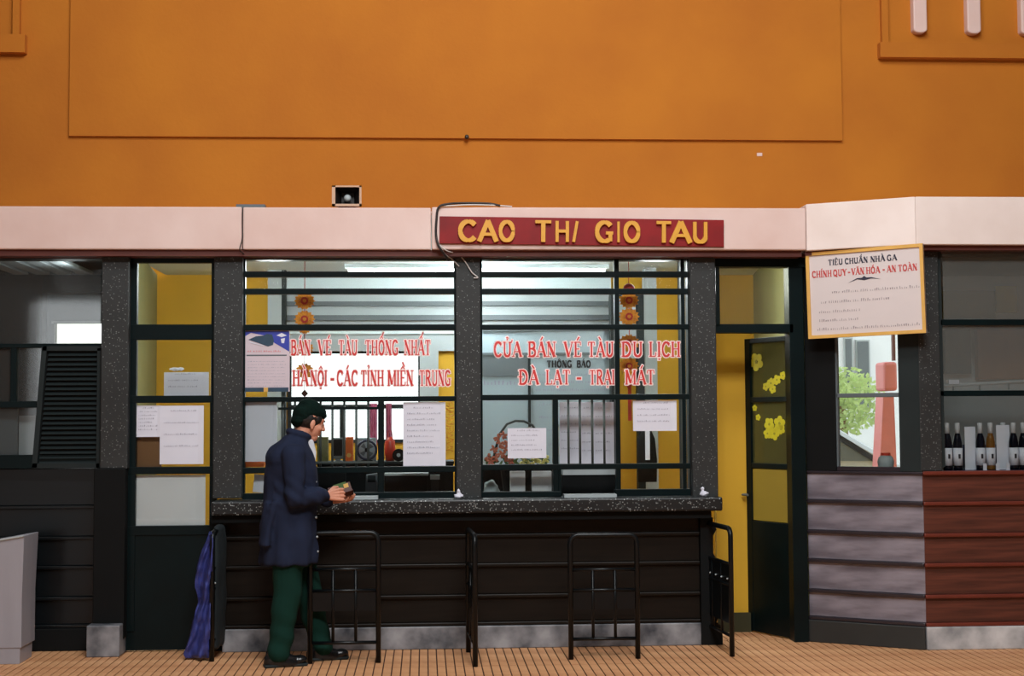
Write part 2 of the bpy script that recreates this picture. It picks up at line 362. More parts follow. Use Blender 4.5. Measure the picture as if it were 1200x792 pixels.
def ink(mb, L, x0, z0, sx, sz, y0, y1, grow=0.0, shear=0.0, unif=None):
    k = min(sx, sz) if unif is None else unif
    for pts, w in L:
        P = [Vector((x0+(px+shear*py)*sx, z0+py*sz)) for px, py in pts]
        for a, b in zip(P, P[1:]):
            d = (b-a)
            if d.length < 1e-6: continue
            d.normalize(); n = Vector((-d.y, d.x))
            # width follows the anisotropic scale of the glyph
            hw = w/2*(abs(n.x)*sx+abs(n.y)*sz)+grow; e = d*(grow+hw*.18)
            q = [a-e+n*hw, b+e+n*hw, b+e-n*hw, a-e-n*hw]
            mb.prism([(p.x, p.y) for p in q], y0-INK[0]*.00004, y1); INK[0] = (INK[0]+1) % 23
def glass_words(words, pyt, pyb, Y, win, label, mt='red', outline=.0055, name='letter', wt=.8):
    mb = MB()
    for w, a, b in words:
        st, adv = strokes(w, wt=wt); p = U(a, pyb, Y); x1 = U(b, pyb, Y).x; zt = U(a, pyt, Y).z
        for L in st:
            if not outline: ink(mb, L, p.x, p.z, (x1-p.x)/adv, zt-p.z, Y-.002, Y); continue
            lb, ob = MB(), MB()
            ink(lb, L, p.x, p.z, (x1-p.x)/adv, zt-p.z, Y-.002, Y)
            ink(ob, L, p.x, p.z, (x1-p.x)/adv, zt-p.z, Y+.0002, Y+.002, outline)
            o = lb.build(name, mt, win); ob.build('letter_outline', 'outl', o)
    if not outline: o = mb.build(name, mt, win); o['kind'] = 'stuff'

def scribble(mb, x0, x1, z, h, y0, y1, seed, step=None):
    """a line of illegible small writing"""
    rnd = random.Random(seed); x = x0; step = step or h*.8
    while x < x1:
        wl = rnd.uniform(2, 6)*step
        xx = x
        while xx < min(x+wl, x1):
            hh = h*rnd.uniform(.45, 1); w = step*.32
            mb.prism([(xx, z), (xx+w, z), (xx+w+rnd.uniform(-.3, .3)*step, z+hh), (xx+rnd.uniform(-.2, .2)*step, z+hh)], y0, y1); xx += step
        x += wl+step*.9

# ================================================================== SETTING
# floor: grooved terracotta strips, one by one where the photo shows them
fl = MB().box(-9, 10, -13, 3.8, -.12, -.006).build('floor', 'grout'); tag(fl, None, kind='structure')
PW = .0545; x0 = -3.3; n = 138; me0 = None
for i in range(n):
    for (ya, yb) in ((-1.62, -.76), (-.757, .1)):
        x = x0+i*PW
        if me0 is None or ya not in me0:
            me0 = me0 or {}
            o = MB().box(x, x+PW-.0075, ya, yb, -.006, 0).build('floor_tile', 'tile', fl); me0[ya] = (o.data, o.location.copy(), x)
        else:
            d, l, xx = me0[ya]; o = bpy.data.objects.new('floor_tile', d); C.objects.link(o); o.parent = fl
            o.location = (l.x+x-xx, l.y, l.z+random.uniform(-.0012, .0004))
mb = MB()
for i in range(340):
    x = -8.9+i*PW
    mb.box(x, x+PW-.0075, -12.9, -1.623, -.006, 0); mb.box(x, x+PW-.0075, .103, 3.7, -.006, 0)
    if x < x0-PW*.5 or x > x0+n*PW-.01: mb.box(x, x+PW-.0075, -1.62, .1, -.006, 0)
o = mb.build('tile_strips', 'tile', fl); o['kind'] = 'stuff'

# great orange wall above the booth
YO = .9
wb = pb(-330, -330, 1560, 246, YO, YO+.3, MB())
zb = 2.86
mb = MB().box(-7.5, 9, YO, YO+.3, zb, 7.2)
wall_o = mb.build('wall_back', 'orange'); tag(wall_o, None, kind='structure')
p = U(82, 160, YO); q = U(986, 165, YO)
pl = MB().box(p.x, q.x, YO-.03, YO+.01, p.z, p.z+2.4).build('plaster_panel', 'orange', wall_o)
# ledges of the high vents, recess frames and white bars
def vent(pxl, pxr, py0, py1, side, bars):
    a = U(pxl, py0, YO); b = U(pxr, py1, YO)
    e = empty('trim_1' if side > 0 else 'trim_2', ((a.x+b.x)/2, YO, b.z), kind='structure')
    MB().box(a.x, b.x, YO-.07, YO+.01, b.z, a.z).build('window_ledge', 'orange', e)
    if side > 0: x0, x1 = U(1031, 20, YO).x, b.x
    else: x0, x1 = a.x, U(25, 20, YO).x
    ch = (x0, x0+.05) if side > 0 else (x1-.05, x1)
    MB().prism([(ch[0], a.z), (ch[1], a.z), (ch[1], a.z+2), (ch[0], a.z+2)], YO-.045, YO+.01).build('vent_moulding', 'orange', e)
    for p0, p1, pb_ in bars:
        c = U((p0+p1)/2, pb_, YO-.05); r = (U(p1, pb_, YO-.05).x-U(p0, pb_, YO-.05).x)/2
        pts = [(c.x+r*math.cos(math.radians(t)), c.z+r*.55+r*.55*math.sin(math.radians(t))) for t in range(180, 361, 15)]+[(c.x+r, c.z+2), (c.x-r, c.z+2)]
        MB().prism(pts, YO-.07, YO+.01).build('white_bar', 'fascia', e, bevel=.01)
vent(1028, 1420, 52, 73, 1, [(1070, 1086, 39), (1133, 1149, 40), (1196, 1212, 41)])
vent(-160, 32, 41, 64, -1, [(-100, -84, 38)])
c = U(547, 161, YO-.03); tag(MB().lathe([(.006, 0), (.016, .004), (.016, .03), (.008, .04)], 0, 0, 0, 8).add([], []).build('wall_bolt', 'wire_b'), 'small dark bolt stub on the orange wall above the booth', 'bolt')
bo = bpy.data.objects['wall_bolt']; bo.location = (c.x, YO-.03, c.z); bo.rotation_euler = (math.radians(90), 0, 0)
c = U(890, 181, YO); o = MB().box(c.x-.02, c.x+.02, YO-.004, YO, c.z-.012, c.z+.012).build('plaster_patch', 'fascia', wall_o)

# hall around and behind the camera (unseen doorway placed to reflect in the left bay glass)
o = MB().box(-7.8, -7.5, -13, YO+.3, 0, 7.5).build('wall_left', 'hall'); tag(o, None, kind='structure')
o = MB().box(9, 9.3, -13, YO+.3, 0, 7.5).build('wall_right', 'hall'); tag(o, None, kind='structure')
o = MB().box(-7.8, 9.3, -13.3, YO+.3, 7.5, 7.7).build('ceiling', 'hall'); tag(o, None, kind='structure')
sk = MB()
for q in ((-1, -.9, -5.1, -2.7), (2.3, 2.4, -5.1, -2.7), (-.9, 2.3, -5.1, -5.0), (-.9, 2.3, -2.8, -2.7)): sk.box(q[0], q[1], q[2], q[3], 7.42, 7.5)
sk.build('added_skylight_frame', 'white', o)  # invented frame around the front overhead fill lamp
sk = MB()
for q in ((-1, -.9, -9.9, -7.3), (2.3, 2.4, -9.9, -7.3), (-.9, 2.3, -9.9, -9.8), (-.9, 2.3, -7.4, -7.3)): sk.box(q[0], q[1], q[2], q[3], 7.42, 7.5)
sk.build('added_skylight_frame', 'white', o)  # invented frame around the rear overhead fill lamp
mb = MB()
for (a, b, z0_, z1_) in ((-7.8, -6, 0, 7.5), (-4, -2.6, 0, 7.5), (2.6, 4, 0, 7.5), (7, 9.3, 0, 7.5), (4, 7, 0, 7.5), (-2.6, 2.6, 0, 7.5), (-6, -4.8, 3.4, 7.5), (-4.8, -4, 0, 7.5)):
    mb.box(a, b, -13.3, -13, z0_, z1_)
o = mb.build('wall_entrance', 'hall'); tag(o, None, kind='structure')
# booth sides of the hall front, beyond the frame
o = MB().box(-7.5, UX(-60, 0), 0, .2, 0, 3).build('wall_west', 'orange'); tag(o, None, kind='structure')
o = MB().box(UX(1330, 0), 9, -.4, .2, 0, 3).build('wall_east', 'orange'); tag(o, None, kind='structure')

# ------------------------------------------------------------------ booth room
YR = 3.8; ZC = UZ(322, YR, 240)
def wall_holes(Y0, Y1, x0, x1, z0, z1, holes):
    xs = sorted({x0, x1, *[h[0] for h in holes], *[h[1] for h in holes]}); zs = sorted({z0, z1, *[h[2] for h in holes], *[h[3] for h in holes]}); mb = MB()
    for a, b in zip(xs, xs[1:]):
        run = None
        for c_, d_ in zip(zs, zs[1:]):
            mx, mz = (a+b)/2, (c_+d_)/2
            hole = any(h[0] < mx < h[1] and h[2] < mz < h[3] for h in holes)
            if not hole: run = (run[0], d_) if run else (c_, d_)
            if hole and run: mb.box(a, b, Y0, Y1, *run); run = None
        if run: mb.box(a, b, Y0, Y1, *run)
    return mb
h1 = (UX(340, YR), UX(491, YR), UZ(517, YR, 400), UZ(412, YR, 400))
h2 = (UX(940, YR), UX(1120, YR), UZ(590, YR, 1000), UZ(375, YR, 1000))
o = wall_holes(YR, YR+.15, -2.6, 7, -.1, ZC+.1, [h1, h2]).build('wall_rear', 'yellow'); tag(o, None, kind='structure')
xl3, xr3 = UX(183, YR), UX(885, YR); xl0 = UX(128, .05); xr0 = UX(941, .1)
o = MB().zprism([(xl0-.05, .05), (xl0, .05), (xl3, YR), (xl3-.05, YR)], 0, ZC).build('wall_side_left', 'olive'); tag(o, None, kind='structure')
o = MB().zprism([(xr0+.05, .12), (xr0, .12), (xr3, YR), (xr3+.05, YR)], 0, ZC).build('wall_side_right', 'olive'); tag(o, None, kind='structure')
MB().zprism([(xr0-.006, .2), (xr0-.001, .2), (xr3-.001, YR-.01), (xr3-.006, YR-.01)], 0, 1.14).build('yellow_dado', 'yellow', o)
o = MB().box(xl0-.3, 4.2, .02, YR+.15, ZC, ZC+.03).build('ceiling_booth', 'white'); tag(o, None, kind='structure')
# ceiling lights
def tube_light(x, y, label, power, L=1.2):
    e = empty('fluorescent_light', (x, y, ZC-.07), label=label, cat='ceiling light', group=None)
    MB().box(x-L/2, x+L/2, y-.05, y+.05, ZC-.035, ZC).build('housing', 'white', e)
    MB().tube([(x-L/2+.03, y, ZC-.055), (x+L/2-.03, y, ZC-.055)], .018, 10).build('light_tube', 'tube', e, smooth=True)
    l = bpy.data.lights.new('tube_glow', 'POINT'); l.energy = power; l.color = (.93, .99, 1); l.shadow_soft_size = .12
    a = bpy.data.objects.new('tube_glow', l); C.objects.link(a); a.location = (x, y, ZC-.28); return e
tube_light(UX(320, 1.3), 1.3, 'white fluorescent tube on the booth ceiling above the left ticket window', 52)
tube_light(UX(770, 1.3), 1.3, 'white fluorescent tube on the booth ceiling above the right ticket window', 50)
tube_light(UX(560, 2.9), 2.9, 'white fluorescent tube at the back of the booth ceiling', 34, 2.3)

# rear wall fittings of the booth
wp = empty('wall_panel', U(520, 395, YR-.03), label='long pale grey boxed panel with two grey rails high on the rear wall', cat='wall panel')
pb(334, 343, 716, 411, YR-.06, YR-.005).build('panel_board', 'lgrey', wp)
pb(334, 322, 716, 343, YR-.05, YR-.005).build('upper_board', 'white', wp)
pb(334, 353, 716, 358, YR-.12, YR-.06).build('rail', 'mgrey', wp)
pb(334, 369, 716, 375, YR-.12, YR-.06).build('rail', 'mgrey', wp)
pb(338, 388, 716, 391, YR-.09, YR-.06).build('moulding', 'white', wp)
w = empty('window_6', U(415, 517, YR), kind='structure')
for a in ((338, 410, 493, 414), (338, 474, 493, 479), (338, 515, 493, 519)): pb(*a, YR-.02, YR+.06).build('frame_rail', 'dgrey', w)
for a in ((337, 410, 341, 517), (398, 477, 403, 517), (443, 477, 447, 517), (490, 410, 494, 517)): pb(*a, YR-.021, YR+.05).build('frame_stile', 'dgrey', w)
pb(341, 414, 490, 515, YR+.02, YR+.025).build('glass_pane', 'glass', w)
w = empty('window_7', U(1030, 590, YR), kind='structure')
pb(938, 372, 1122, 376, YR-.02, YR+.06).build('frame_rail', 'frame_al', w); pb(938, 588, 1122, 592, YR-.02, YR+.06).build('frame_rail', 'frame_al', w)
pb(940, 376, 1120, 588, YR+.02, YR+.025).build('glass_pane', 'glass', w)
o = pb(492, 395, 514, 560, YR-.1, YR-.005).build('wall_cabinet', 'lgrey'); tag(o, 'pale grey upright cabinet between the bright rear window and the middle pillar', 'cabinet')
e = empty('room_post', U(321, 600, 3.4), label='pale grey-green square post beside the bright rear window', cat='post')
mb = MB().box(UX(314, 3.4), UX(330, 3.4), 3.35, 3.5, 0, ZC).build('shaft', 'lgrey', e)
MB().box(UX(330, 3.4), UX(335, 3.4), 3.36, 3.45, 0, ZC).build('edge_strip', 'dgrey', e)

# white notice board inside, right half
YB = 3.1
nb = empty('notice_board', U(640, 560, YB), label='large white notice board with black heading behind the right ticket window', cat='notice board')
pb(560, 387, 716, 575, YB, YB+.03).build('board', 'board', nb)
for a in (575, 700): MB().box(UX(a, YB)-.02, UX(a, YB)+.02, YB+.031, YB+.07, 0, UZ(400, YB)).build('leg', 'mgrey', nb)
for a in ((560, 384, 716, 388), (560, 413, 716, 416)): pb(*a, YB-.02, YB).build('frame_strip', 'mgrey', nb)
pb(560, 416, 619, 441, YB-.012, YB).build('header_panel', 'mgrey', nb); pb(619, 418, 622, 500, YB-.02, YB).build('divider', 'dgrey', nb)
glass_words([('THÔNG', 641, 670), ('BÁO', 676, 692)], 422.5, 430.5, YB-.006, nb, 'black painted heading', 'letter_black', 0, 'heading', 1.3)
mb = MB()
for k, (a, b, y) in enumerate([(567, 606, 451), (628, 712, 440), (628, 705, 449), (628, 712, 458), (632, 660, 475), (632, 664, 490), (632, 655, 505), (665, 712, 480), (665, 706, 494), (665, 712, 510), (665, 700, 524), (632, 660, 522)]):
    p = U(a, y, YB); scribble(mb, p.x, U(b, y, YB).x, p.z, .022 if k else .04, YB-.003, YB, k)
o = mb.build('handwriting', 'ink', nb); o['kind'] = 'stuff'
e = empty('door_frame', U(735, 600, 2.9), label='dark grey inner door frame behind the gold garland at the right window', cat='door frame')
for a, b, mt in ((716, 725, 'dgrey'), (747, 755, 'dgrey')): MB().box(UX(a, 2.9), UX(b, 2.9), 2.85, 2.98, 0, UZ(347, 2.9, 735)).build('jamb', mt, e)
MB().box(UX(716, 2.9), UX(755, 2.9), 2.86, 2.97, UZ(347, 2.9, 735), UZ(341, 2.9, 735)).build('lintel', 'dgrey', e)
MB().box(UX(725.5, 2.95), UX(746.5, 2.95), 2.93, 2.96, UZ(420, 2.95, 735), UZ(350, 2.95, 735)).build('upper_panel', 'lgrey', e)
o = MB().box(UX(756, 3.2), UX(770, 3.2), 3.15, 3.3, 0, ZC).build('room_post', 'lgrey'); tag(o, 'pale grey square post against the yellow wall, right of the gold garland', 'post')
o = MB().box(UX(797, 2.2), UX(803, 2.2), 2.15, 2.25, 0, ZC).build('room_post', 'dgrey'); tag(o, 'slim dark post just left of the right terrazzo pillar', 'post')
# hanging coat
e = empty('hanging_coat', U(758, 568, 2.6), label='dark coat hanging by the yellow wall behind the right window', cat='coat')
mb = MB().rings([(UZ(566, 2.6), UX(758, 2.6), 2.6, .08, .03), (UZ(540, 2.6), UX(758, 2.6), 2.6, .085, .035), (UZ(515, 2.6), UX(757, 2.6), 2.6, .075, .04), (UZ(503, 2.6), UX(758, 2.6), 2.6, .03, .03)], 16)
mb.build('coat_body', 'blackm', e, smooth=True)
MB().box(UX(756, 2.55), UX(761, 2.55), 2.54, 2.56, UZ(540, 2.55), UZ(503, 2.55)).build('lining', 'paper', e)
MB().tube([(UX(758, 2.6), 2.6, UZ(504, 2.6)), (UX(758, 2.6), 2.6, UZ(496, 2.6)), (UX(757, 2.6), 2.72, UZ(494, 2.6)), (UX(757, 2.6), 2.9, UZ(494, 2.6))], .006).build('hook', 'mgrey', e)


# ------------------------------------------------------------------ fascia
YF = -.2
tf = empty('trim_3', U(470, 295, YF), kind='structure')
ztop = UZ(243, YF, 500); zbot = UZ(292.5, YF, 500)
for a, b, dz in ((-90, 283.3, .0), (284.6, 505, -.002), (506, 944, .001)):
    MB().box(UX(a, YF, 270), UX(b, YF, 270), YF+(0 if a != 506 else -.012), YF+.16, zbot, ztop+dz).build('fascia_panel', 'fascia', tf, bevel=.008)
MB().box(UX(-90, YF), UX(944, YF), YF+.161, .95, ztop-.018, ztop-.002).build('roof_board', 'fascia', tf)
MB().box(UX(-90, YF), UX(944, YF), YF+.03, .13, zbot-.04, zbot).build('soffit_board', 'soffit', tf)
# frame header (dark) under the soffit
MB().box(UX(-60, 0), UX(843, 0), -.03, .12, UZ(303.5, -.03, 400), zbot).build('header_beam', 'black', tf)

# ------------------------------------------------------------------ terrazzo pillars
def pillar(px0, px1, pyb, label, Yf=-.1, base=None):
    e = empty('pillar', U((px0+px1)/2, pyb, Yf), label=label, cat='pillar')
    pm = (px0+px1)/2
    MB().box(UX(px0, Yf, 440), UX(px1, Yf, 440), Yf, .1, UZ(pyb, Yf, pm), zbot-.001).build('shaft', 'terr', e, bevel=.006)
    return e
pA = pillar(118, 150, 549, 'speckled grey terrazzo pillar left of the black panelled door, standing on the floor')
xa, xb = UX(109, -.12, 640), UX(146, -.12, 640)
MB().box(xa, xb, -.12, .1, .1, UZ(549, -.12, 130)).build('lower_shaft', 'blackm', pA, bevel=.006)
MB().box(UX(101, -.22, 745), UX(140, -.22, 745), -.22, .1, 0, UZ(733, -.22, 120)).build('plinth', 'marble', pA, bevel=.008)
pillar(250, 283.5, 584, 'speckled grey terrazzo pillar at the left end of the counter')
pillar(534.5, 563.5, 584, 'speckled grey terrazzo pillar between the two lettered ticket windows')
pillar(810, 840, 584, 'speckled grey terrazzo pillar at the right end of the counter beside the open door')

# ------------------------------------------------------------------ counter and panelling under it
YC = -.25
zt = UZ(585, YC, 550); zbt = UZ(601.5, YC, 550)
ct = empty('counter', (UX(548, YC), -.1, zbt), label='long dark speckled terrazzo counter slab below both ticket windows', cat='counter')
MB().box(UX(247, YC, 590), UX(847, YC, 590), YC, .1, zbt, zt).build('slab', 'terrd', ct, bevel=.012)
MB().box(UX(249, YC+.05), UX(832, YC+.05), YC+.05, .08, zbt-.05, zbt).build('support_board', 'blackm', ct)
ZL = [UZ(555, -.43, 1100), UZ(590, -.43, 1100), UZ(627, -.43, 1100), UZ(662, -.43, 1100), UZ(699, -.43, 1100), UZ(732, -.43, 1100), 0]
def cladding(root, x0, x1, yf, zs, mt, trim, base, zskip=None, seed=0):
    """horizontal planks with a bead between them; local x along the wall, outside at -y"""
    for k in range(len(zs)-2):
        a, b = zs[k+1], zs[k]
        if zskip and b > zskip: b = min(b, zskip)
        if b-a < .03: continue
        MB().prism([(x0, a+.012), (x1, a+.012), (x1, b-.006), (x0, b-.006)], yf+.012+random.uniform(-.002, .002), yf+.05).build('wood_plank', mt, root, local=True, bevel=.004)
        MB().box(x0, x1, yf-.012, yf+.05, a-.012, a+.012).build('bead_moulding', trim, root, local=True, bevel=.006)
    MB().box(x0-.0, x1+.0, yf-.02, yf+.05, 0, zs[-2]-.012).build('base_block', base, root, local=True, bevel=.006)
wf = empty('wall_front', (0, 0, 0), kind='structure')
cladding(wf, UX(262, -.08), UX(818, -.08), -.08, ZL, 'dwood', 'dwood', 'marble', zbt-.051)
MB().box(UX(247, 0), UX(818, 0), -.03, .1, 0, zbt-.05).build('wall_core', 'blackm', wf)
# stepped end of the panelling below the right end of the counter
pts = [(0, 0), (.14, 0), (.14, .12), (.1, .15), (.12, .2), (.09, .24), (.09, .33), (.115, .36), (.085, .4), (.085, .52), (.11, .56), (.085, .6), (.085, .72), (.11, .76), (.085, .8), (.085, zbt-.052), (0, zbt-.052)]
xe = UX(819, -.1); MB().prism([(xe+a, b) for a, b in pts], -.1, .1).build('end_bracket', 'blackm', wf)

# left bay panelling
wl = empty('wall_corner_left', (0, 0, 0), kind='structure')
cladding(wl, UX(-60, .08), UX(113, .08), .08, [UZ(548, .08, 60)]+ZL[1:], 'lwood', 'lwood', 'blackm')
MB().box(UX(-60, .08), UX(113, .08), .13, .25, 0, UZ(548, .1, 60)).build('wall_core', 'blackm', wl)

# ------------------------------------------------------------------ framed glazing
def frame(name, rails, stiles, panes, foot, Yf=-.03, Yb=.03, fm='black', gm='glass', kind='structure'):
    e = empty(name, U(*foot, 0), kind=kind)
    for a in rails: pb(*a, Yf, Yb).build('frame_rail', fm, e, bevel=.003)
    for a in stiles: pb(*a, Yf+.002, Yb-.002).build('frame_stile', fm, e, bevel=.003)
    for a in panes: pb(*a, -.002, .002).build('glass_pane', gm, e)
    return e
w1 = frame('window_1', [(284, 301, 535, 304.5), (284, 318, 535, 324.5), (284, 338, 535, 344.5), (284, 380, 535, 387), (284, 464.5, 535, 470.5), (284, 547, 535, 554), (284, 577, 535, 585)],
  [(283, 302, 287, 584), (532.5, 302, 536, 584), (443, 470, 450, 580)],
  [(287, 304, 532, 318), (287, 324, 532, 338), (287, 344, 532, 380), (287, 387, 532, 464), (287, 470, 443, 547), (450, 470, 532, 547), (287, 553, 365, 577), (450, 553, 532, 577)], (410, 584))
w2 = frame('window_2', [(563, 301, 810, 304.5), (563, 318, 810, 324.5), (563, 338, 810, 344.5), (563, 380, 810, 386), (563, 462, 810, 468.5), (563, 543.5, 810, 550), (563, 576, 658, 582), (721, 573, 810, 582)],
  [(562, 302, 565.5, 583), (807, 302, 811, 583), (648, 468, 654.5, 580), (721, 302, 726.5, 580), (799, 302, 803, 575), (655, 545, 658, 580)],
  [(565, 304, 807, 318), (565, 324, 807, 338), (565, 344, 807, 380), (565, 386, 807, 462), (565, 468, 648, 544), (726, 468, 807, 544), (565, 549, 648, 577), (726, 549, 799, 574)], (690, 582))
for w_, xs_, ya, yb in ((w1, (331, 345.5, 361, 375.5, 389.5, 403.5, 417.5, 431.5), 470, 548), (w2, (666.5, 680, 694.5, 708.5), 467, 547)):
    for x in xs_:
        p = U(x, ya, -.0); q = U(x, yb, 0); MB().tube([(q.x, 0, q.z), (q.x, 0, p.z)], .008, 8).build('security_bar', 'frame_al', w_, smooth=True)
pb(326, 477, 443, 480, -.008, .008).build('bar_tie', 'black', w1); pb(326, 540.5, 443, 543, -.008, .008).build('bar_tie', 'frame_al', w1)
# lettering on the glass
glass_words([('BÁN', 341, 363.5), ('VÉ', 373, 388), ('TÀU', 397, 418.6), ('THỐNG', 428, 466.5), ('NHẤT', 474, 504.4)], 398.5, 416, -.004, w1, 'upper line of red Vietnamese capitals on the left glass')
glass_words([('HÀ', 343, 361), ('NỘI', 364, 383), ('-', 387, 392), ('CÁC', 395, 419), ('TỈNH', 423, 449.5), ('MIỀN', 454.5, 484), ('TRUNG', 491.5, 528)], 434, 452, -.004, w1, 'lower line of red Vietnamese capitals on the left glass')
glass_words([('CỬA', 579, 611), ('BÁN', 619, 651), ('VÉ', 661.5, 681), ('TÀU', 689, 719), ('DU', 728.6, 753), ('LỊCH', 761, 797)], 400.5, 418, -.004, w2, 'upper line of red Vietnamese capitals on the right glass')
glass_words([('ĐÀ', 607.7, 631), ('LẠT', 640, 668), ('-', 675, 682), ('TRẠI', 690.6, 720), ('MÁT', 733, 767)], 433.5, 450.5, -.004, w2, 'lower line of red Vietnamese capitals on the right glass')

# black glazed door panel, left
d1 = frame('door_1', [(150, 297, 252, 308), (150, 380, 252, 398), (150, 463.5, 250, 472), (150, 547, 250, 555.5), (146, 616, 250, 627)],
  [(149, 300, 159, 740), (247.5, 300, 255, 470), (245.5, 470, 254, 626)],
  [(159, 308, 248, 380), (158, 398, 247, 463), (158, 472, 246, 547), (157, 555, 245, 616)], (200, 752), gm='glass')
MB().box(UX(146, 0, 690), UX(254, 0, 690), -.02, .03, .01, UZ(626, -.03, 200)).build('lower_panel', 'black', d1)

# ------------------------------------------------------------------ sheets of paper
def sheet(px0, py0, px1, py1, Y, label, lines=0, mt='paper', rot=0, cat='notice', name='paper_notice', lm='ink', group=None):
    a = U(px0, py1, Y); b = U(px1, py0, Y); w = b.x-a.x; h = b.z-a.z
    e = empty(name, ((a.x+b.x)/2, Y, a.z), label=label, cat=cat, group=group); e.rotation_euler = (0, rot, 0)
    n = 8; mb = MB()                      # slight curl of the paper
    vs = []; 
    for i in range(n+1):
        t = i/n; y = -.004*math.sin(t*math.pi)-(.006*(t > .9)*(t-.9)*10)
        vs += [(w*(t-.5), y, 0), (w*(t-.5), y, h), (w*(t-.5), y+.0008, 0), (w*(t-.5), y+.0008, h)]
    fs = []
    for i in range(n):
        k = 4*i; fs += [(k, k+4, k+5, k+1), (k+2, k+3, k+7, k+6), (k+1, k+5, k+7, k+3), (k, k+2, k+6, k+4)]
    fs += [(0, 1, 3, 2), (4*n, 4*n+2, 4*n+3, 4*n+1)]
    MB().add(vs, fs).build('page', mt, e, local=True)
    if lines:
        mb = MB()
        for k in range(lines):
            z = h*(.9-.8*k/lines); s_ = random.random()*.2
            scribble(mb, -w*.4+(w*.15 if k == 0 else 0), w*(.4-s_), z, min(.011, h*.35/lines), -.0062, -.0052, hash(label) % 99+k if False else k*7+int(px0), step=.009)
        o_ = mb.build('print', lm, e, local=True); o_['kind'] = 'stuff'
    return e
sheet(192, 436, 245, 464, .012, 'white printed sheet in the second pane of the left black door', 3)
e = MB()
c = U(207, 433.5, .05); e.ball((c.x, .05, c.z+.006), (.055, .02, .012), 10, 6); o = remesh(e, .006, 1, lambda p: .006*noise.noise(p*60)).build('crumpled_paper', 'paper'); tag(o, 'small crumpled white scrap lying on top of the sheet in the left door', 'paper scrap')
sheet(160, 475, 188, 512, -.006, 'narrow white printed list at left in the third pane of the left door', 7)
sheet(187, 475, 239, 544, -.010, 'tall white printed sheet at right in the third pane of the left door', 4)
o = pb(158, 510, 189, 547, .04, .06).build('cardboard_sheet', 'brownp'); tag(o, 'brown cardboard piece behind the narrow list in the left door', 'cardboard')
sheet(157, 556, 241, 616, .01, 'blank cream sheet filling the lowest pane of the left door', 0, 'paperw')
sheet(286.5, 471, 325, 541, .012, 'white paper hanging inside the pane left of the man', 0)
sheet(288, 520, 318, 541, .03, 'grey-white printed slip behind the paper left of the man', 2)
o = pb(286, 539, 309, 547, .1, .25).build('orange_book', 'orangep'); tag(o, 'orange bound book lying behind the pane left of the man', 'book')
sheet(472.5, 471, 522, 546, -.008, 'tall white ruled timetable on the pane right of the man', 9)
sheet(595, 501.5, 640, 537, -.008, 'landscape white notice in front of the flower basket', 5)
sheet(742, 469, 792.5, 505, -.008, 'landscape white notice on the pane by the right pillar', 4)
sheet(296, 556, 312, 577, .06, 'small white slip in the bottom left corner pane', 0, 'paper', .1)

# poster with locomotive
YP = -.01
e = empty('travel_poster', U(313, 458, YP), label='railway poster with blue corner and locomotive picture on the left glass', cat='poster')
pb(286.5, 387.5, 339.5, 459, YP, YP+.002).build('page', 'poster', e)
def pq(pts, Y0, Y1): return MB().prism([(U(a, b, Y0).x, U(a, b, Y0).z) for a, b in pts], Y0, Y1)
pq([(287, 388), (339, 388), (339, 412), (322, 402), (310, 393), (294, 390), (287, 394)], YP-.001, YP).build('blue_corner', 'lblue', e)
pq([(291, 398), (300, 394), (309, 393), (313, 391), (319, 392), (321, 399), (320, 404), (314, 406), (303, 402)], YP-.002, YP-.001).build('locomotive_picture', 'loco', e)
pq([(293, 400.5), (309, 404.5), (309, 405.5), (293, 401.5)], YP-.003, YP-.002).build('white_stripe', 'paper', e)
pq([(324, 393), (330, 390), (336, 393), (330, 395)], YP-.002, YP-.001).build('white_mark', 'paper', e); pq([(329, 397), (334, 396), (333, 402), (330, 402)], YP-.002, YP-.001).build('white_mark', 'paper', e)
mb = MB(); p = U(290, 412.5, YP); scribble(mb, p.x, UX(329, YP), p.z, .012, YP-.001, YP, 3, .01); o = mb.build('red_heading', 'red', e); o['kind'] = 'stuff'
pb(289, 415.5, 336, 417, YP-.001, YP).build('rule', 'mgrey', e)
mb = MB()
for k in range(9): p = U(290, 424+k*3.6, YP); scribble(mb, p.x, UX(334, YP), p.z, .006, YP-.001, YP, 30+k, .008)
o = mb.build('small_print', 'ink', e); o['kind'] = 'stuff'
pb(287, 454, 338, 459, YP-.001, YP).build('bottom_strip', 'loco', e); pb(309, 454, 314, 459, YP-.002, YP-.001).build('strip_mark', 'amber', e)

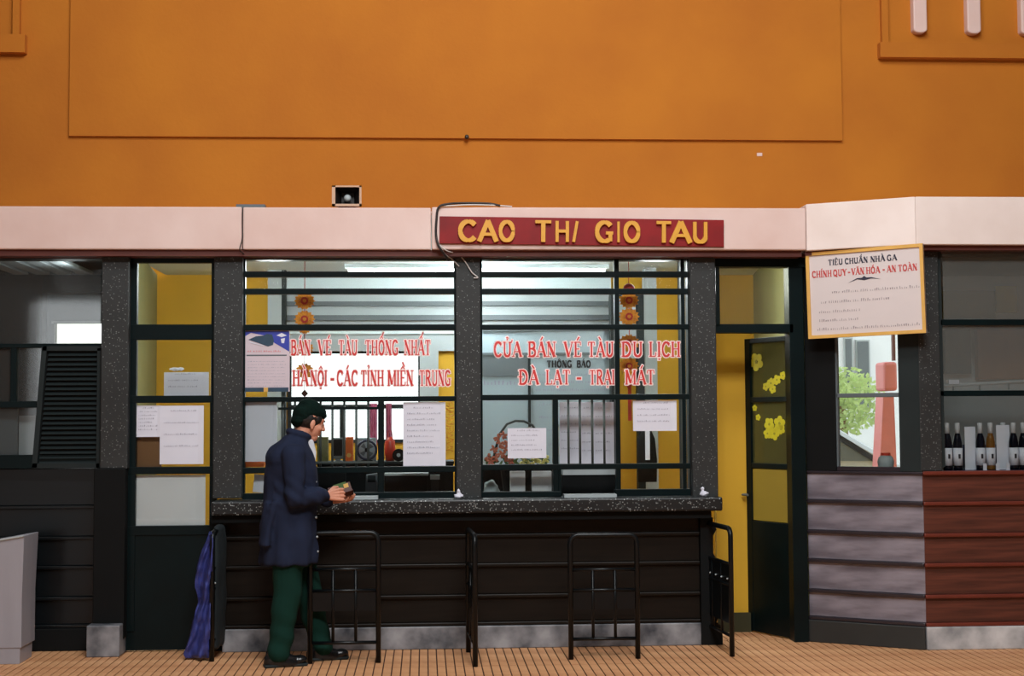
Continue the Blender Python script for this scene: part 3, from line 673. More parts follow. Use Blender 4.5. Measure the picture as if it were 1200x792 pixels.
# ------------------------------------------------------------------ gold garlands
def medallion(px, py, r, Y, parent, red=False):
    c = U(px, py, Y); mb = MB(); n = 14
    pts = []
    for i in range(n*2): t = math.pi*i/n; rr = r*(1 if i % 2 == 0 else .8); pts.append((c.x+rr*math.cos(t), c.z+rr*.86*math.sin(t)))
    mb.prism(pts, Y-.006, Y+.006); o = mb.build('medallion', 'rfoil' if red else 'gfoil', parent)
    mb = MB()
    for i in range(7): t = 2*math.pi*i/7+.3; mb.disc(c.x+.62*r*math.cos(t), c.z+.52*r*math.sin(t), r*.2, Y-.010, Y-.005, 8)
    mb.build('petal_ring', 'gfoil', o)
    MB().disc(c.x, c.z, r*.36, Y-.014, Y-.006, 10).build('red_centre', 'rfoil', o); MB().disc(c.x, c.z, r*.17, Y-.018, Y-.013, 8).build('gold_knot', 'gfoil', o)
def garland(px, ys, top, bot, label, tip):
    Y = .12; e = empty('gold_garland', U(px, bot, Y), label=label, cat='garland')
    a, b = U(px, top, Y), U(px, bot, Y); a.z = zbot-.01; MB().tube([(a.x, Y+.008, a.z), (a.x, Y+.008, b.z)], .003, 6).build('cord', 'rfoil', e)
    for y, r in ys: medallion(px, y, r, Y, e)
    c = U(px, bot, Y); MB().prism([(c.x-.035, c.z+.03), (c.x+.035, c.z+.03), (c.x, c.z-.03)] if tip == 'tri' else [(c.x-.024, c.z), (c.x, c.z+.026), (c.x+.024, c.z), (c.x, c.z-.026)], Y-.006, Y+.006).build('pendant', 'rfoil' if tip == 'tri' else 'soffit', e)
    return e
garland(357, [(352.5, .072), (374, .072), (384, .05), (408, .062), (435, .066)], 338, 461, 'gold and red medallion garland hanging behind the left ticket window', 'dia')
g2 = garland(737, [(352, .07), (371, .074), (402, .074), (429, .07)], 330, 452, 'gold and red medallion garland hanging behind the right ticket window', 'tri')
pb(736, 452, 740, 493, .121, .125).build('red_ribbon', 'redp', g2)
c = U(737, 338, .12); MB().ball((c.x, .12, c.z), (.04, .03, .035), 12, 8).build('red_knob', 'rfoil', g2, smooth=True)
# yellow tinsel
mb = MB()
for k in range(46):
    y = 472+k*1.25; p = U(527+3*math.sin(k*1.7), y, .045); d = Vector((random.uniform(-1, 1)*.02, random.uniform(-.4, .4)*.02, random.uniform(-1, 1)*.012)); mb.tube([p-d, p+d], .0025, 4)
o = mb.build('gold_tinsel', 'gfoil'); tag(o, 'strip of gold tinsel hanging right of the tall ruled timetable', 'tinsel')

# ------------------------------------------------------------------ things inside the left window
zi = .95
o = MB().box(UX(284, .1), UX(812, .1), .11, .62, zi-.04, zi).build('inner_shelf', 'blackm'); tag(o, 'dark clerk worktop behind the two ticket windows', 'worktop')
MB().box(UX(284, .1), UX(812, .1), .11, .14, 0, zi-.041).build('front_board', 'blackm', o)
MB().box(UX(284, .1), UX(812, .1), .58, .62, 0, zi-.041).build('back_board', 'blackm', o)
YD = .75
zd = UZ(541, YD, 440)
e = empty('dark_cabinet', (UX(450, YD), YD, 0), label='dark waist-high cabinet behind the left ticket window', cat='cabinet')
MB().box(UX(372, YD), UX(531, YD), YD, YD+.4, 0, zd-.02).build('body', 'blackm', e); MB().box(UX(370, YD), UX(532, YD), YD-.02, YD+.42, zd-.02, zd).build('top', 'dgrey', e)
def bx(name, a, Y0, Y1, mt, label, cat): o = pb(*a, Y0, Y1).build(name, mt, bevel=.004); tag(o, label, cat); return o
def std(name, px0, pyt, px1, Y0, dep, z0, mt, label, cat, bevel=.004):
    o = MB().box(UX(px0, Y0), UX(px1, Y0), Y0, Y0+dep, z0, UZ(pyt, Y0, (px0+px1)/2)).build(name, mt, bevel=bevel); tag(o, label, cat); return o
std('olive_box', 371.5, 512, 384, .9, .12, zd, 'olivep', 'olive green box on the cabinet just right of the face of the man', 'box')
mo = std('computer_monitor', 389, 513, 402.5, .82, .03, zd+.02, 'mgrey', 'small grey-framed dark monitor on the cabinet', 'monitor')
pb(390.5, 515, 401, 534, .815, .82).build('screen', 'blackm', mo); MB().box(UX(393, .82), UX(399, .82), .82, .86, zd, zd+.02).build('foot', 'mgrey', mo)
of = std('orange_file', 405, 512, 413.5, .85, .1, zd, 'orangep', 'orange file box standing on the cabinet', 'file box')
MB().disc(UX(409, .85), UZ(532, .85), .016, .842, .85, 12).build('label_disc', 'amber', of)
pnl = std('display_card', 418, 513, 441, .98, .02, zd, 'board', 'white-blue panel standing behind the small desk fan', 'panel')
e = empty('desk_fan', (UX(430, .85), .85, zd), label='small dark round desk fan on the cabinet', cat='fan')
c = Vector((UX(430, .85), .85, UZ(526, .85))); 
MB().tube([c+Vector((.068*math.cos(t*math.pi/10), 0, .068*math.sin(t*math.pi/10))) for t in range(21)], .009, 8, False).build('guard_ring', 'navy', e, smooth=True)
mb = MB(); 
for k in range(4): t = k*math.pi/2+.4; mb.prism([(c.x, c.z), (c.x+.055*math.cos(t), c.z+.055*math.sin(t)), (c.x+.05*math.cos(t+.7), c.z+.05*math.sin(t+.7))], .845, .85)
mb.build('blades', 'mgrey', e); MB().disc(c.x, c.z, .016, .835, .86, 12).build('hub', 'blackm', e)
MB().box(c.x-.008, c.x+.008, .845, .86, zd, c.z-.066).build('stem', 'blackm', e); MB().box(c.x-.04, c.x+.04, .82, .89, zd, zd+.01).build('foot', 'blackm', e)
e = empty('red_bag', (UX(457, .9), .9, zd), label='glossy red bag on the cabinet left of the ruled timetable', cat='bag')
mb = MB().rings([(zd, UX(457, .9), .9, .03, .03), (zd+.06, UX(457, .9), .9, .04, .035), (UZ(516, .9), UX(457, .9), .9, .036, .03), (UZ(511, .9), UX(457, .9), .9, .015, .012)], 16); mb.build('body', 'redp', e, smooth=True)
MB().tube([(UX(454, .9), .9, UZ(513, .9)), (UX(455, .9), .9, UZ(504, .9)), (UX(459, .9), .9, UZ(504, .9)), (UX(460, .9), .9, UZ(513, .9))], .003).build('handle', 'redp', e)
e = empty('black_reel', (UX(467, .8), .8, zd), label='round black reel with grey hub beside the red bag', cat='reel')
MB().disc(UX(467, .8), zd+.045, .045, .8, .84, 20).build('rim', 'blackm', e); MB().disc(UX(467, .8), zd+.045, .014, .79, .8, 12).build('hub', 'lgrey', e)
for px0, px1, lb in ((452, 459, 'left'), (433, 442, 'right')):
    mb = MB(); Yc = YR-.05
    xa, xb = UX(px0, Yc), UX(px1, Yc); n = 10; pts = [(xa+(xb-xa)*i/n, Yc+.02*math.sin(i*2.2)) for i in range(n+1)]; pts += [(x, y+.008) for x, y in pts[::-1]]
    mb.zprism(pts, UZ(520, Yc), UZ(472, Yc)); o = mb.build('curtain', 'magenta'); tag(o, 'magenta curtain strip at the bright rear window, %s' % ('beside the ruled timetable' if lb == 'left' else 'above the small desk fan'), 'curtain')
    
# hatch things behind lower openings
Y1_ = .2
e = empty('grey_terminal', (UX(435, Y1_), Y1_, zi), label='grey card terminal behind the ticket hatch right of the hands of the man', cat='terminal')
MB().prism([(UX(428, Y1_), zi), (UX(442, Y1_), zi), (UX(442, Y1_), UZ(553, Y1_)), (UX(429, Y1_), UZ(555, Y1_))], Y1_, Y1_+.06).build('body', 'mgrey', e, bevel=.004); pb(431, 557, 440, 565, Y1_-.003, Y1_).build('screen', 'dgrey', e)
e = empty('printer', (UX(475, Y1_), Y1_, zi), label='wide black ticket printer below the tall ruled timetable', cat='printer')
MB().box(UX(451, Y1_), UX(501, Y1_), Y1_, Y1_+.2, zi, UZ(556, Y1_)).build('body', 'blackm', e, bevel=.006); MB().box(UX(450.5, Y1_), UX(502, Y1_), Y1_-.01, Y1_+.2, UZ(556, Y1_), UZ(553.5, Y1_)).build('paper_tray', 'lgrey', e)
e = empty('calculator_stand', (UX(509, Y1_), Y1_, zi), label='small grey device on a stand at the right of the printer', cat='calculator')
MB().box(UX(505, Y1_), UX(514, Y1_), Y1_, Y1_+.03, zi, UZ(561, Y1_)).build('stand', 'dgrey', e); MB().box(UX(504, Y1_), UX(515, Y1_), Y1_-.01, Y1_+.03, UZ(561, Y1_), UZ(555.5, Y1_)).build('display', 'lgrey', e)
o = MB().box(UX(412, -.12), UX(443, -.12), -.16, -.05, zt, zt+.02).build('change_tray', 'lgrey'); tag(o, 'pale metal change tray on the counter at the left hatch', 'tray')
o = MB().box(UX(660, -.12), UX(721, -.12), -.16, -.05, zt, zt+.02).build('change_tray', 'lgrey'); tag(o, 'pale metal change tray on the counter at the right hatch', 'tray')
e = empty('drawer_unit', (UX(690, .3), .3, zi), label='black box with pale top behind the right ticket hatch', cat='box')
MB().box(UX(658, .3), UX(721, .3), .3, .44, zi, UZ(557, .3)).build('body', 'blackm', e); MB().box(UX(659, .3), UX(720, .3), .29, .44, UZ(557, .3), UZ(548, .3)).build('pale_lid', 'lgrey', e)
o = pb(365, 553, 405, 580, .3, .33).build('dark_partition', 'blackm'); tag(o, 'dark board behind the ticket hatch at the hands of the man', 'board')
# right window: envelopes, cloth, flowers, papers behind bars
o = std('white_box', 597.5, 552, 615, .16, .05, zi, 'paperw', 'narrow white box under the flower basket notice', 'box')
o = std('white_box', 623, 552, 646, .16, .05, zi, 'paperw', 'wider white box beside the right hatch', 'box')
o = pb(565, 550, 650, 579, .56, .6).build('dark_partition', 'blackm'); tag(o, 'dark board behind the two white boxes', 'board')
mb = MB().ball((UX(575, .2), .2, zi+.07), (.055, .05, .07), 16, 12); o = remesh(mb, .008, 0, lambda p: .022*noise.noise(p*22)).build('plastic_bag', 'lgrey'); tag(o, 'crumpled grey-white plastic bag in the lower left corner of the right window', 'bag')
e = empty('flower_basket', (UX(600, .38), .38, zi), label='flower basket with tall arched handle, coral and yellow blooms', cat='flowers')
c = Vector((UX(606, .38), .38, UZ(548, .38)))
MB().lathe([(.07, 0), (.1, .05), (.12, c.z-zi-.01), (.115, c.z-zi)], c.x, .38, zi, 18).build('basket', 'blackm', e)
hp = [U(577, 545, .38), U(581, 525, .38), U(586, 508, .38), U(594, 497, .38), U(604, 493, .38), U(614, 493.5, .38), U(624, 498, .38), U(632, 510, .38), U(637, 545, .38)]
MB().tube(hp, .0085, 8).build('handle', 'frame_al', e, smooth=True)
random.seed(5)
def bloom(cx, cy, cz, r, mt, nm):
    mb = MB()
    for k in range(5):
        t = 2*math.pi*k/5+random.random(); M3 = Matrix.Rotation(t, 3, 'Y') @ Matrix.Rotation(.5, 3, 'X')
        mb.ball(Vector((cx, cy, cz))+M3 @ Vector((r*.6, -r*.3, 0)), (r*.6, r*.25, r*.35), 8, 5, M3)
    return mb.build(nm, mt, e, smooth=True)
for px, py in [(575, 541), (581, 536), (588, 532), (579, 526), (586, 520), (591, 526), (583, 513), (590, 510), (594, 520), (593, 536), (598, 541), (572, 536)]:
    p = U(px, py, .3); bloom(p.x, .3, p.z, .026, 'coral', 'coral_bloom')
for px, py in [(613, 541), (620, 543), (627, 540), (634, 542), (640, 538)]:
    p = U(px, py, .28); bloom(p.x, .28, p.z, .026, 'lemon', 'yellow_bloom')
mb = MB()
for k in range(40):
    p = U(random.uniform(570, 640), random.uniform(536, 549), .38); t = random.uniform(0, 6.28); M3 = Matrix.Rotation(t, 3, 'Y'); mb.ball(p, (.03, .004, .009), 6, 4, M3)
o = mb.build('foliage', 'leaf', e); o['kind'] = 'stuff'
for k, (a, b, y0, y1) in enumerate(((656, 680, 471, 543), (681, 695, 471, 546), (696, 719, 471, 546))):
    sheet(a, y0, b, y1, .3, ['tall white form, leftmost of three behind the right hatch bars', 'narrow white form, middle of three behind the right hatch bars', 'tall white form, rightmost of three behind the right hatch bars'][k], 6)
# small crumpled bits on the counter
for px, lb in ((537, 'small white crumpled tissue on the counter at the middle pillar'), (824, 'small white crumpled tissue on the counter at the right pillar')):
    Yt = -.16; x = UX(px, Yt); mb = MB().ball((x, Yt, zt+.017), (.03, .022, .018), 12, 8).ball((x-.01 if px > 600 else x, Yt, zt+.04), (.012, .012, .026), 8, 6)
    o = remesh(mb, .004, 1, lambda p: .008*noise.noise(p*70)).build('tissue', 'paper', smooth=True); tag(o, lb, 'tissue')

# ------------------------------------------------------------------ right door with transom and open leaf
d2 = empty('door_2', U(890, 745, 0), kind='structure')
pb(838, 297, 947, 312.5, -.05, .06).build('header', 'black', d2); pb(838, 379.5, 930, 390, -.04, .06).build('transom_bar', 'black', d2, bevel=.003)
pb(839, 310, 843.5, 382, -.04, .05).build('frame_stile', 'black', d2)
MB().box(UX(928, -.04, 560), UX(945, -.04, 560), -.04, .1, 0, UZ(300, -.04, 935)).build('door_jamb', 'black', d2, bevel=.004)
pb(843.5, 312, 929, 380, 0, .004).build('glass_pane', 'frost', d2)
o = MB().box(UX(838, .48), UX(879, .48), .48, .54, 0, UZ(385, .48, 860)).build('wall_passage', 'yellow'); tag(o, None, kind='structure')
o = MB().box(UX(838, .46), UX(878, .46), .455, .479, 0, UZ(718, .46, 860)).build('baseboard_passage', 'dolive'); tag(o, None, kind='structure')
# leaf hinged on the right jamb, swung inwards
hx = UX(930, .04); far = UX(875, .5); ang = math.atan2(.5-.04, far-hx)
ll = math.hypot(far-hx, .46); ztop2 = UZ(391, 0, 900)
lf = empty('door_leaf', (hx, .04, .01)); lf.parent = d2; lf.location = wmat(d2).inverted() @ Vector((hx, .04, .01)); lf.rotation_euler = (0, 0, ang)
def LZ(py): return UZ(py, .25, 900)-.01
st = .07
zs_ = [(LZ(401), LZ(465)), (LZ(471), LZ(543)), (LZ(549), LZ(612))]
LM = lambda x0, x1, z0, z1, nm, mt, t=.02, bv=.003: MB().box(x0, x1, -t, t, z0, z1).build(nm, mt, lf, local=True, bevel=bv)
LM(0, .04, 0, ztop2-.02, 'hinge_stile', 'black'); LM(ll-st, ll, 0, ztop2-.02, 'lock_stile', 'black')
LM(.04, ll-st, LZ(401), ztop2-.02, 'top_rail', 'black', .019); LM(.04, ll-st, LZ(471), LZ(465), 'mid_rail', 'black', .019); LM(.04, ll-st, LZ(549), LZ(543), 'mid_rail', 'black', .019)
LM(.04, ll-st, 0, LZ(612), 'bottom_panel', 'black', .018)
for a, b in zs_: LM(.04, ll-st, b, a, 'glass_pane', 'leafglass', .002, 0)
MB().box(.045, ll-st-.005, -.012 if ang < 0 else .006, -.006 if ang < 0 else .012, LZ(611), LZ(550)).build('yellow_sheet', 'ysheet', lf, local=True)
MB().tube([(ll-.03, .03, .95), (ll-.03, .07, .95), (ll-.09, .07, .95)], .008).build('handle', 'mgrey', lf, local=True)
MB().tube([(ll-.03, -.03+.01, .95), (ll-.03, -.06, .95), (ll+.02, -.06, .95)], .009).build('handle', 'blackm', lf, local=True)
# yellow flower stickers on the leaf panes
nrm = Vector((-math.sin(ang), math.cos(ang)))
def leafpt(px, py):
    d = ray(px, py); A = Vector((hx, .04)); n2 = nrm; c2 = Vector((CAM.x, CAM.y)); t = (A-c2).dot(n2)/Vector((d.x, d.y)).dot(n2); P = CAM+d*t
    return (Vector((P.x, P.y))-A).dot(Vector((math.cos(ang), math.sin(ang)))), P.z-.01
def flower(px, py, r, parent=None):
    s_, z = leafpt(px, py); sgn = 1 if nrm.y > 0 else -1; y0, y1 = (-sgn*.006, -sgn*.003)
    mb = MB()
    for k in range(5): t = 2*math.pi*k/5+px; mb.disc(s_+r*.62*math.cos(t)*1.15, z+r*.62*math.sin(t), r*.45*1.1, y0, y1, 10, r*.45)
    o = mb.build('flower_sticker', 'yfl', lf, local=True); MB().disc(s_, z, r*.2, y0-sgn*.001, y0, 8).build('flower_centre', 'yfc', lf, local=True)
for a in [(887, 424, .062), (898, 453, .028), (904, 449, .036), (911, 445, .034), (918, 440, .028), (906, 456, .03), (885, 478, .022), (889, 489, .022), (902, 497, .045), (914, 496, .05), (908, 508, .045), (900, 508, .036), (916, 503, .034)]: flower(*a)

# ------------------------------------------------------------------ right bay: angled part
YBay = -.43
A2 = Vector((UX(944, 0), 0)); B2 = Vector((UX(1083, YBay, 650), YBay)); dB = (B2-A2); LB = dB.length; aB = math.atan2(dB.y, dB.x)
nB = Vector((-math.sin(aB), math.cos(aB)))
def bay(px, py, off=0):
    d = ray(px, py); A = A2+nB*off; c2 = Vector((CAM.x, CAM.y)); t = (A-c2).dot(nB)/Vector((d.x, d.y)).dot(nB); P = CAM+d*t
    return (Vector((P.x, P.y))-A).dot(dB/LB), P.z
wc = empty('wall_corner', (A2.x, A2.y, 0), aB, kind='structure')
cladding(wc, .0, LB, .0, ZL, 'gwood', 'gtrim', 'dbase')
MB().box(0, LB, .0, .05, ZL[0]-.008, ZL[0]+.012).build('sill_board', 'gtrim', wc, local=True, bevel=.005)
MB().box(0.02, LB-.02, .045, .12, 0, ZL[0]-.01).build('wall_core', 'blackm', wc, local=True)
zfb = UZ(287, YBay-.1, 1120); zft = UZ(231, YBay-.1, 1120)
zm = ZL[0]+.012
w3 = empty('window_3', (A2.x+dB.x/2, A2.y+dB.y/2, zm), aB, kind='structure')
def bb(px0, px1, z0, z1, y0, y1, nm, mt, par, bv=.004, py=470):
    s0, s1 = bay(px0, py)[0], bay(px1, py)[0]; s0, s1 = max(s0, 0), min(s1, LB); s0 -= LB/2; s1 -= LB/2
    return MB().box(s0, s1, y0, y1, z0-zm, z1-zm).build(nm, mt, par, local=True, bevel=bv)
bb(930, 978.5, zm, zfb-.02, .0, .1, 'wide_stile', 'blackm', w3); bb(1053, 1095, zm, zfb-.02, .0, .1, 'wide_stile', 'dgrey', w3)
z463 = bay(1015, 463)[1]
bb(978.5, 1053, z463-.014, z463+.014, .02, .06, 'cross_bar', 'mgrey', w3); bb(978.5, 1053, zm, zm+.03, .01, .07, 'frame_rail', 'gtrim', w3)
zh = bay(1015, 380)[1]; bb(978.5, 1053, zh, zfb-.02, .01, .07, 'upper_board', 'blackm', w3)
bb(978.5, 1053, zm+.03, zh, .04, .044, 'glass_pane', 'glass', w3, 0)
bb(978.5, 980.5, zm, zh, .02, .06, 'frame_stile', 'mgrey', w3, 0)
# bay fascia: angled + front, one board each
AF = Vector((UX(945, YF, 270), YF)); BF = Vector((UX(1073, YBay-.12, 260), YBay-.12)); xE = UX(1400, YBay-.12)
t4 = empty('trim_4', (BF.x, BF.y, zfb), kind='structure')
zA = zbot
MB().zprism([(AF.x, AF.y), (BF.x, BF.y), (BF.x+.02, BF.y+.15), (AF.x, AF.y+.15)], zfb, zft).build('fascia_panel', 'fasciab', t4, bevel=.006)
MB().zprism([(BF.x+.001, BF.y), (xE, BF.y), (xE, BF.y+.15), (BF.x+.021, BF.y+.15)], zfb, zft).build('fascia_panel', 'fasciab', t4, bevel=.006)
MB().zprism([(AF.x, AF.y+.151), (BF.x+.02, BF.y+.151), (xE, BF.y+.151), (xE, .95), (AF.x, .95)], zft-.02, zft-.002).build('roof_board', 'fasciab', t4)
MB().zprism([(AF.x, AF.y+.04), (BF.x+.01, BF.y+.04), (xE, BF.y+.04), (xE, BF.y+.3), (BF.x, BF.y+.3), (AF.x, .2)], zfb-.03, zfb).build('soffit_board', 'soffit', t4)
# front part of the bay
wr = empty('wall_right_bay', (B2.x, YBay, 0), kind='structure')
xw = UX(1400, YBay)-B2.x
cladding(wr, 0.002, xw, 0, ZL, 'rwood', 'rtrim', 'marbleb')
MB().box(0.002, xw, -.014, .2, ZL[0]-.008, ZL[0]+.016).build('sill_board', 'rtrim', wr, local=True, bevel=.005)
MB().box(0.03, xw, .045, .14, 0, ZL[0]-.01).build('wall_core', 'blackm', wr, local=True)
e = empty('pillar', (UX(1089, YBay), YBay, ZL[0]+.016), label='speckled grey terrazzo pillar at the corner of the bottle display bay', cat='pillar')
MB().box(UX(1077, YBay, 440), UX(1102, YBay, 440), YBay, YBay+.17, ZL[0]+.017, zfb-.031).build('shaft', 'terr', e, bevel=.005)
w4 = empty('window_4', (UX(1180, YBay), YBay, ZL[0]+.016), kind='structure')
Yw = YBay+.02
for a in ((1102, 374, 1400, 381), (1102, 457, 1400, 463.5)): pb(*a, Yw, Yw+.05).build('frame_rail', 'black', w4, bevel=.003)
MB().box(UX(1102, Yw), UX(1400, Yw), Yw, Yw+.05, UZ(295, Yw, 1150), zfb-.031).build('frame_rail', 'black', w4)
pb(1101, 292, 1105, 547, Yw, Yw+.04).build('frame_stile', 'dgrey', w4)
for a, g_ in (((1105, 295, 1400, 374), 'glassh'), ((1105, 381, 1400, 457), 'glassh'), ((1105, 463, 1400, 548), 'glass')): pb(*a, Yw+.02, Yw+.024).build('glass_pane', g_, w4)
# inside of the bay
Yb2 = .9
o = MB().box(UX(1096, Yb2), UX(1420, Yb2), Yb2, Yb2+.05, 0, zfb).build('wall_bay_back', 'lgrey'); tag(o, None, kind='structure')
o = MB().zprism([(A2.x+.12, .12), (B2.x+.05, YBay+.1), (6, YBay+.1), (6, Yb2+.05), (A2.x+.12, Yb2+.05)], zfb-.06, zfb-.033).build('ceiling_bay', 'mgrey'); tag(o, None, kind='structure')
for k, (a, mt, lb) in enumerate([((1106, 336, 1188, 341), 'lgrey', 'pale horizontal batten high on the dark wall of the bottle bay'), ((1106, 341, 1166, 373), 'olive', 'dull green-grey picture panel high behind the bay glass'), ((1168, 335, 1192, 366), 'yfc', 'faded yellow paper behind the top pane of the bay'), ((1108, 386, 1138, 438), 'frame_al', 'grey-green reflection panel at left behind the middle bay pane'), ((1146, 386, 1260, 444), 'brownp', 'dim brown reflection panel behind the middle bay pane')]):
    o = pb(*a, Yb2-.03-.01*k, Yb2-.005).build('picture_reflection_panel', mt); tag(o, lb, 'picture')  # middle-pane panels imitate blurry reflections in the bay glass
o = MB(); Yr = -.12
p0, p1 = U(1104, 452, Yr), U(1230, 445, Yr); o.tube([p0, p1], .012, 8); o = o.build('curtain_rail', 'lgrey', smooth=True); tag(o, 'slightly sloping pale rail behind the bay glass above the bottles', 'rail')
for px in (1117, 1148, 1182):
    p = U(px, 453-(px-1104)*.055, Yr); MB().tube([(p.x, Yr, p.z), (p.x, Yr, p.z-.045)], .006, 6).build('hook', 'mgrey', o)
o = pb(1112, 445, 1124, 450, Yr-.02, Yr+.03).build('white_slip', 'paper'); tag(o, 'white slip lying on the sloping rail in the bay', 'slip')
zs0 = ZL[0]+.017
sh = MB().box(UX(1103, -.3), UX(1400, -.3), -.37, .12, zs0-.03, zs0+.0).build('display_shelf', 'navy'); tag(sh, 'navy display shelf carrying the bottles in the right bay', 'shelf')
o = pb(1104, 520, 1400, 547, -.02, 0).build('shelf_backboard', 'navy', sh)
def bottle(px, Y, label, dark=True, h=.31, tone='paper'):
    e = empty('bottle', (UX(px, Y), Y, zs0+.001), label=label, cat='bottle', group=None)
    g = 'bott' if dark else 'botb'
    MB().lathe([(.028, 0), (.030, .01), (.030, .18*h/.31), (.024, .215*h/.31), (.014, .245*h/.31), (.0135, h-.05)], 0, 0, 0, 18).build('body', g, e, local=True, smooth=True)
    MB().lathe([(.0155, h-.07), (.016, h-.005), (.014, h)], 0, 0, 0, 12).build('foil_cap', 'foil', e, local=True, smooth=True)
    MB().lathe([(.0306, .03), (.0306, .145)], 0, 0, 0, 18).build('paper_label', tone, e, local=True, smooth=True)
    MB().box(-.007, .007, -.0315, -.030, .075, .105).build('label_mark', 'inkd', e, local=True)
B_ = [(1109.5, 'dark wine bottle at the left end of the shelf, by the pillar', 1), (1121.5, 'dark wine bottle, second from the pillar', 1), (1148, 'dark wine bottle just right of the small white card', 1), (1160, 'amber wine bottle, the only brown one on the shelf', 0), (1187, 'dark wine bottle just right of the tall white card', 1), (1198.5, 'dark wine bottle cut by the right edge of the photo', 1)]
for px, lb, dk in B_: bottle(px, -.30, lb, dk)
bottle(1175, -.2, 'dark wine bottle standing behind the tall white card', 1, .31)
def card(px0, py0, px1, lb):
    Yk = -.26 if px0 < 1140 else -.25
    o = MB().box(UX(px0, Yk), UX(px1, Yk), Yk, Yk+.004, zs0, UZ(py0, Yk, px0)).build('white_card', 'paper'); tag(o, lb, 'card')
card(1130, 500, 1142.5, 'small white card standing between the second and third bottle'); card(1167, 498, 1182.5, 'tall white card standing right of the amber bottle')
for k, px in enumerate((1153, 1168, 1180)):
    Yk = -.355; x = UX(px, Yk); o = MB().prism([(x-.012, zs0), (x+.012, zs0), (x+.012, zs0+.045), (x-.012, zs0+.045)], Yk, Yk+.004).build('price_tag', 'paper'); tag(o, ['small white price tag between the third and the amber bottle', 'small white price tag left of the tall white card', 'small white price tag at the right edge of the tall white card'][k], 'price tag')
# glass jar by the angled window
e = empty('glass_jar', (0, 0, 0), label='rounded clear glass jar on the sill of the small angled window', cat='jar')
s_, z = bay(1038, 540, .2); P = A2+nB*.2+dB/LB*s_; e.location = (P.x, P.y, zm)
MB().lathe([(.03, 0), (.05, .02), (.055, .06), (.045, .09), (.03, .1)], 0, 0, 0, 18).build('body', 'lgrey', e, local=True, smooth=True); MB().lathe([(.032, .1), (.032, .118)], 0, 0, 0, 14).build('lid', 'redp', e, local=True)
o = MB().box(-LB/2, LB/2, .1, .3, -.03, 0).build('window_sill', 'lgrey', w3, local=True)

# hanging standards board
s0, z0_ = bay(948, 396, -.13); s1, z1_ = bay(1083.5, 285, -.13)
hb = empty('information_board', tuple(A2+nB*-.13+dB/LB*(s0+s1)/2)+(z0_,), aB, label='cream information board with amber frame hanging at the angled bay', cat='sign')
wB, hB = s1-s0, bay(1015, 290, -.13)[1]-bay(1015, 393, -.13)[1]
hb.rotation_euler = (0, -.018, aB)
MB().box(-wB/2, wB/2, -.004, .02, 0, hB).build('board', 'signbg', hb, local=True)
for a in ((-wB/2, wB/2, hB-.022, hB), (-wB/2, wB/2, 0, .022), (-wB/2, -wB/2+.022, .022, hB-.022), (wB/2-.022, wB/2, .022, hB-.022)): MB().box(a[0], a[1], -.014, .02, a[2], a[3]).build('frame_strip', 'amber', hb, local=True)
def board_text(words, z, h, mt, nm, wt=1.0):
    mb = MB()
    for w, a, b in words:
        st_, adv = strokes(w, wt=wt); a = -wB/2+wB*a; b = -wB/2+wB*b
        for L in st_: ink(mb, L, a, z, (b-a)/adv, h, -.006, -.004)
    o_ = mb.build(nm, mt, hb, local=True); o_['kind'] = 'stuff'
board_text([('TIÊU', .195, .32), ('CHUẨN', .34, .535), ('NHÀ', .56, .68), ('GA', .70, .78)], hB*.835, hB*.065, 'signtx', 'heading')
board_text([('CHÍNH', .05, .22), ('QUY', .235, .35), ('-', .36, .385), ('VĂN', .395, .5), ('HÓA', .52, .635), ('-', .655, .68), ('AN', .695, .77), ('TOÀN', .79, .945)], hB*.705, hB*.075, 'signrd', 'subheading')
mb = MB()
P = [(-.14, .62), (-.07, .655), (-.02, .65), (0, .67), (.02, .65), (.07, .655), (.14, .635), (.07, .66), (.02, .665), (0, .69), (-.02, .665), (-.07, .665)]
mb.prism([(x*wB, z*hB) for x, z in [(-.14, .615), (-.06, .65), (0, .635), (.06, .65), (.14, .635), (.06, .665), (.02, .665), (0, .685), (-.02, .665), (-.06, .665)]], -.006, -.004); mb.build('flourish', 'signtx', hb, local=True)
mb = MB()
for k, (z, a, b) in enumerate([(.51, .22, .96), (.4, .12, .7), (.29, .1, .45), (.19, .1, .45), (.09, .08, .95)]): scribble(mb, -wB/2+a*wB, -wB/2+b*wB, z*hB, .019, -.006, -.004, 50+k, .014)
o = mb.build('body_text', 'faint', hb, local=True); o['kind'] = 'stuff'
MB().tube([(wB*.25, .0, hB), (wB*.25, .03, hB+.04)], .004).build('hanger', 'wire_b', hb, local=True)
MB().tube([(-wB*.25, .0, hB), (-wB*.25, .03, hB+.04)], .004).build('hanger', 'wire_b', hb, local=True)

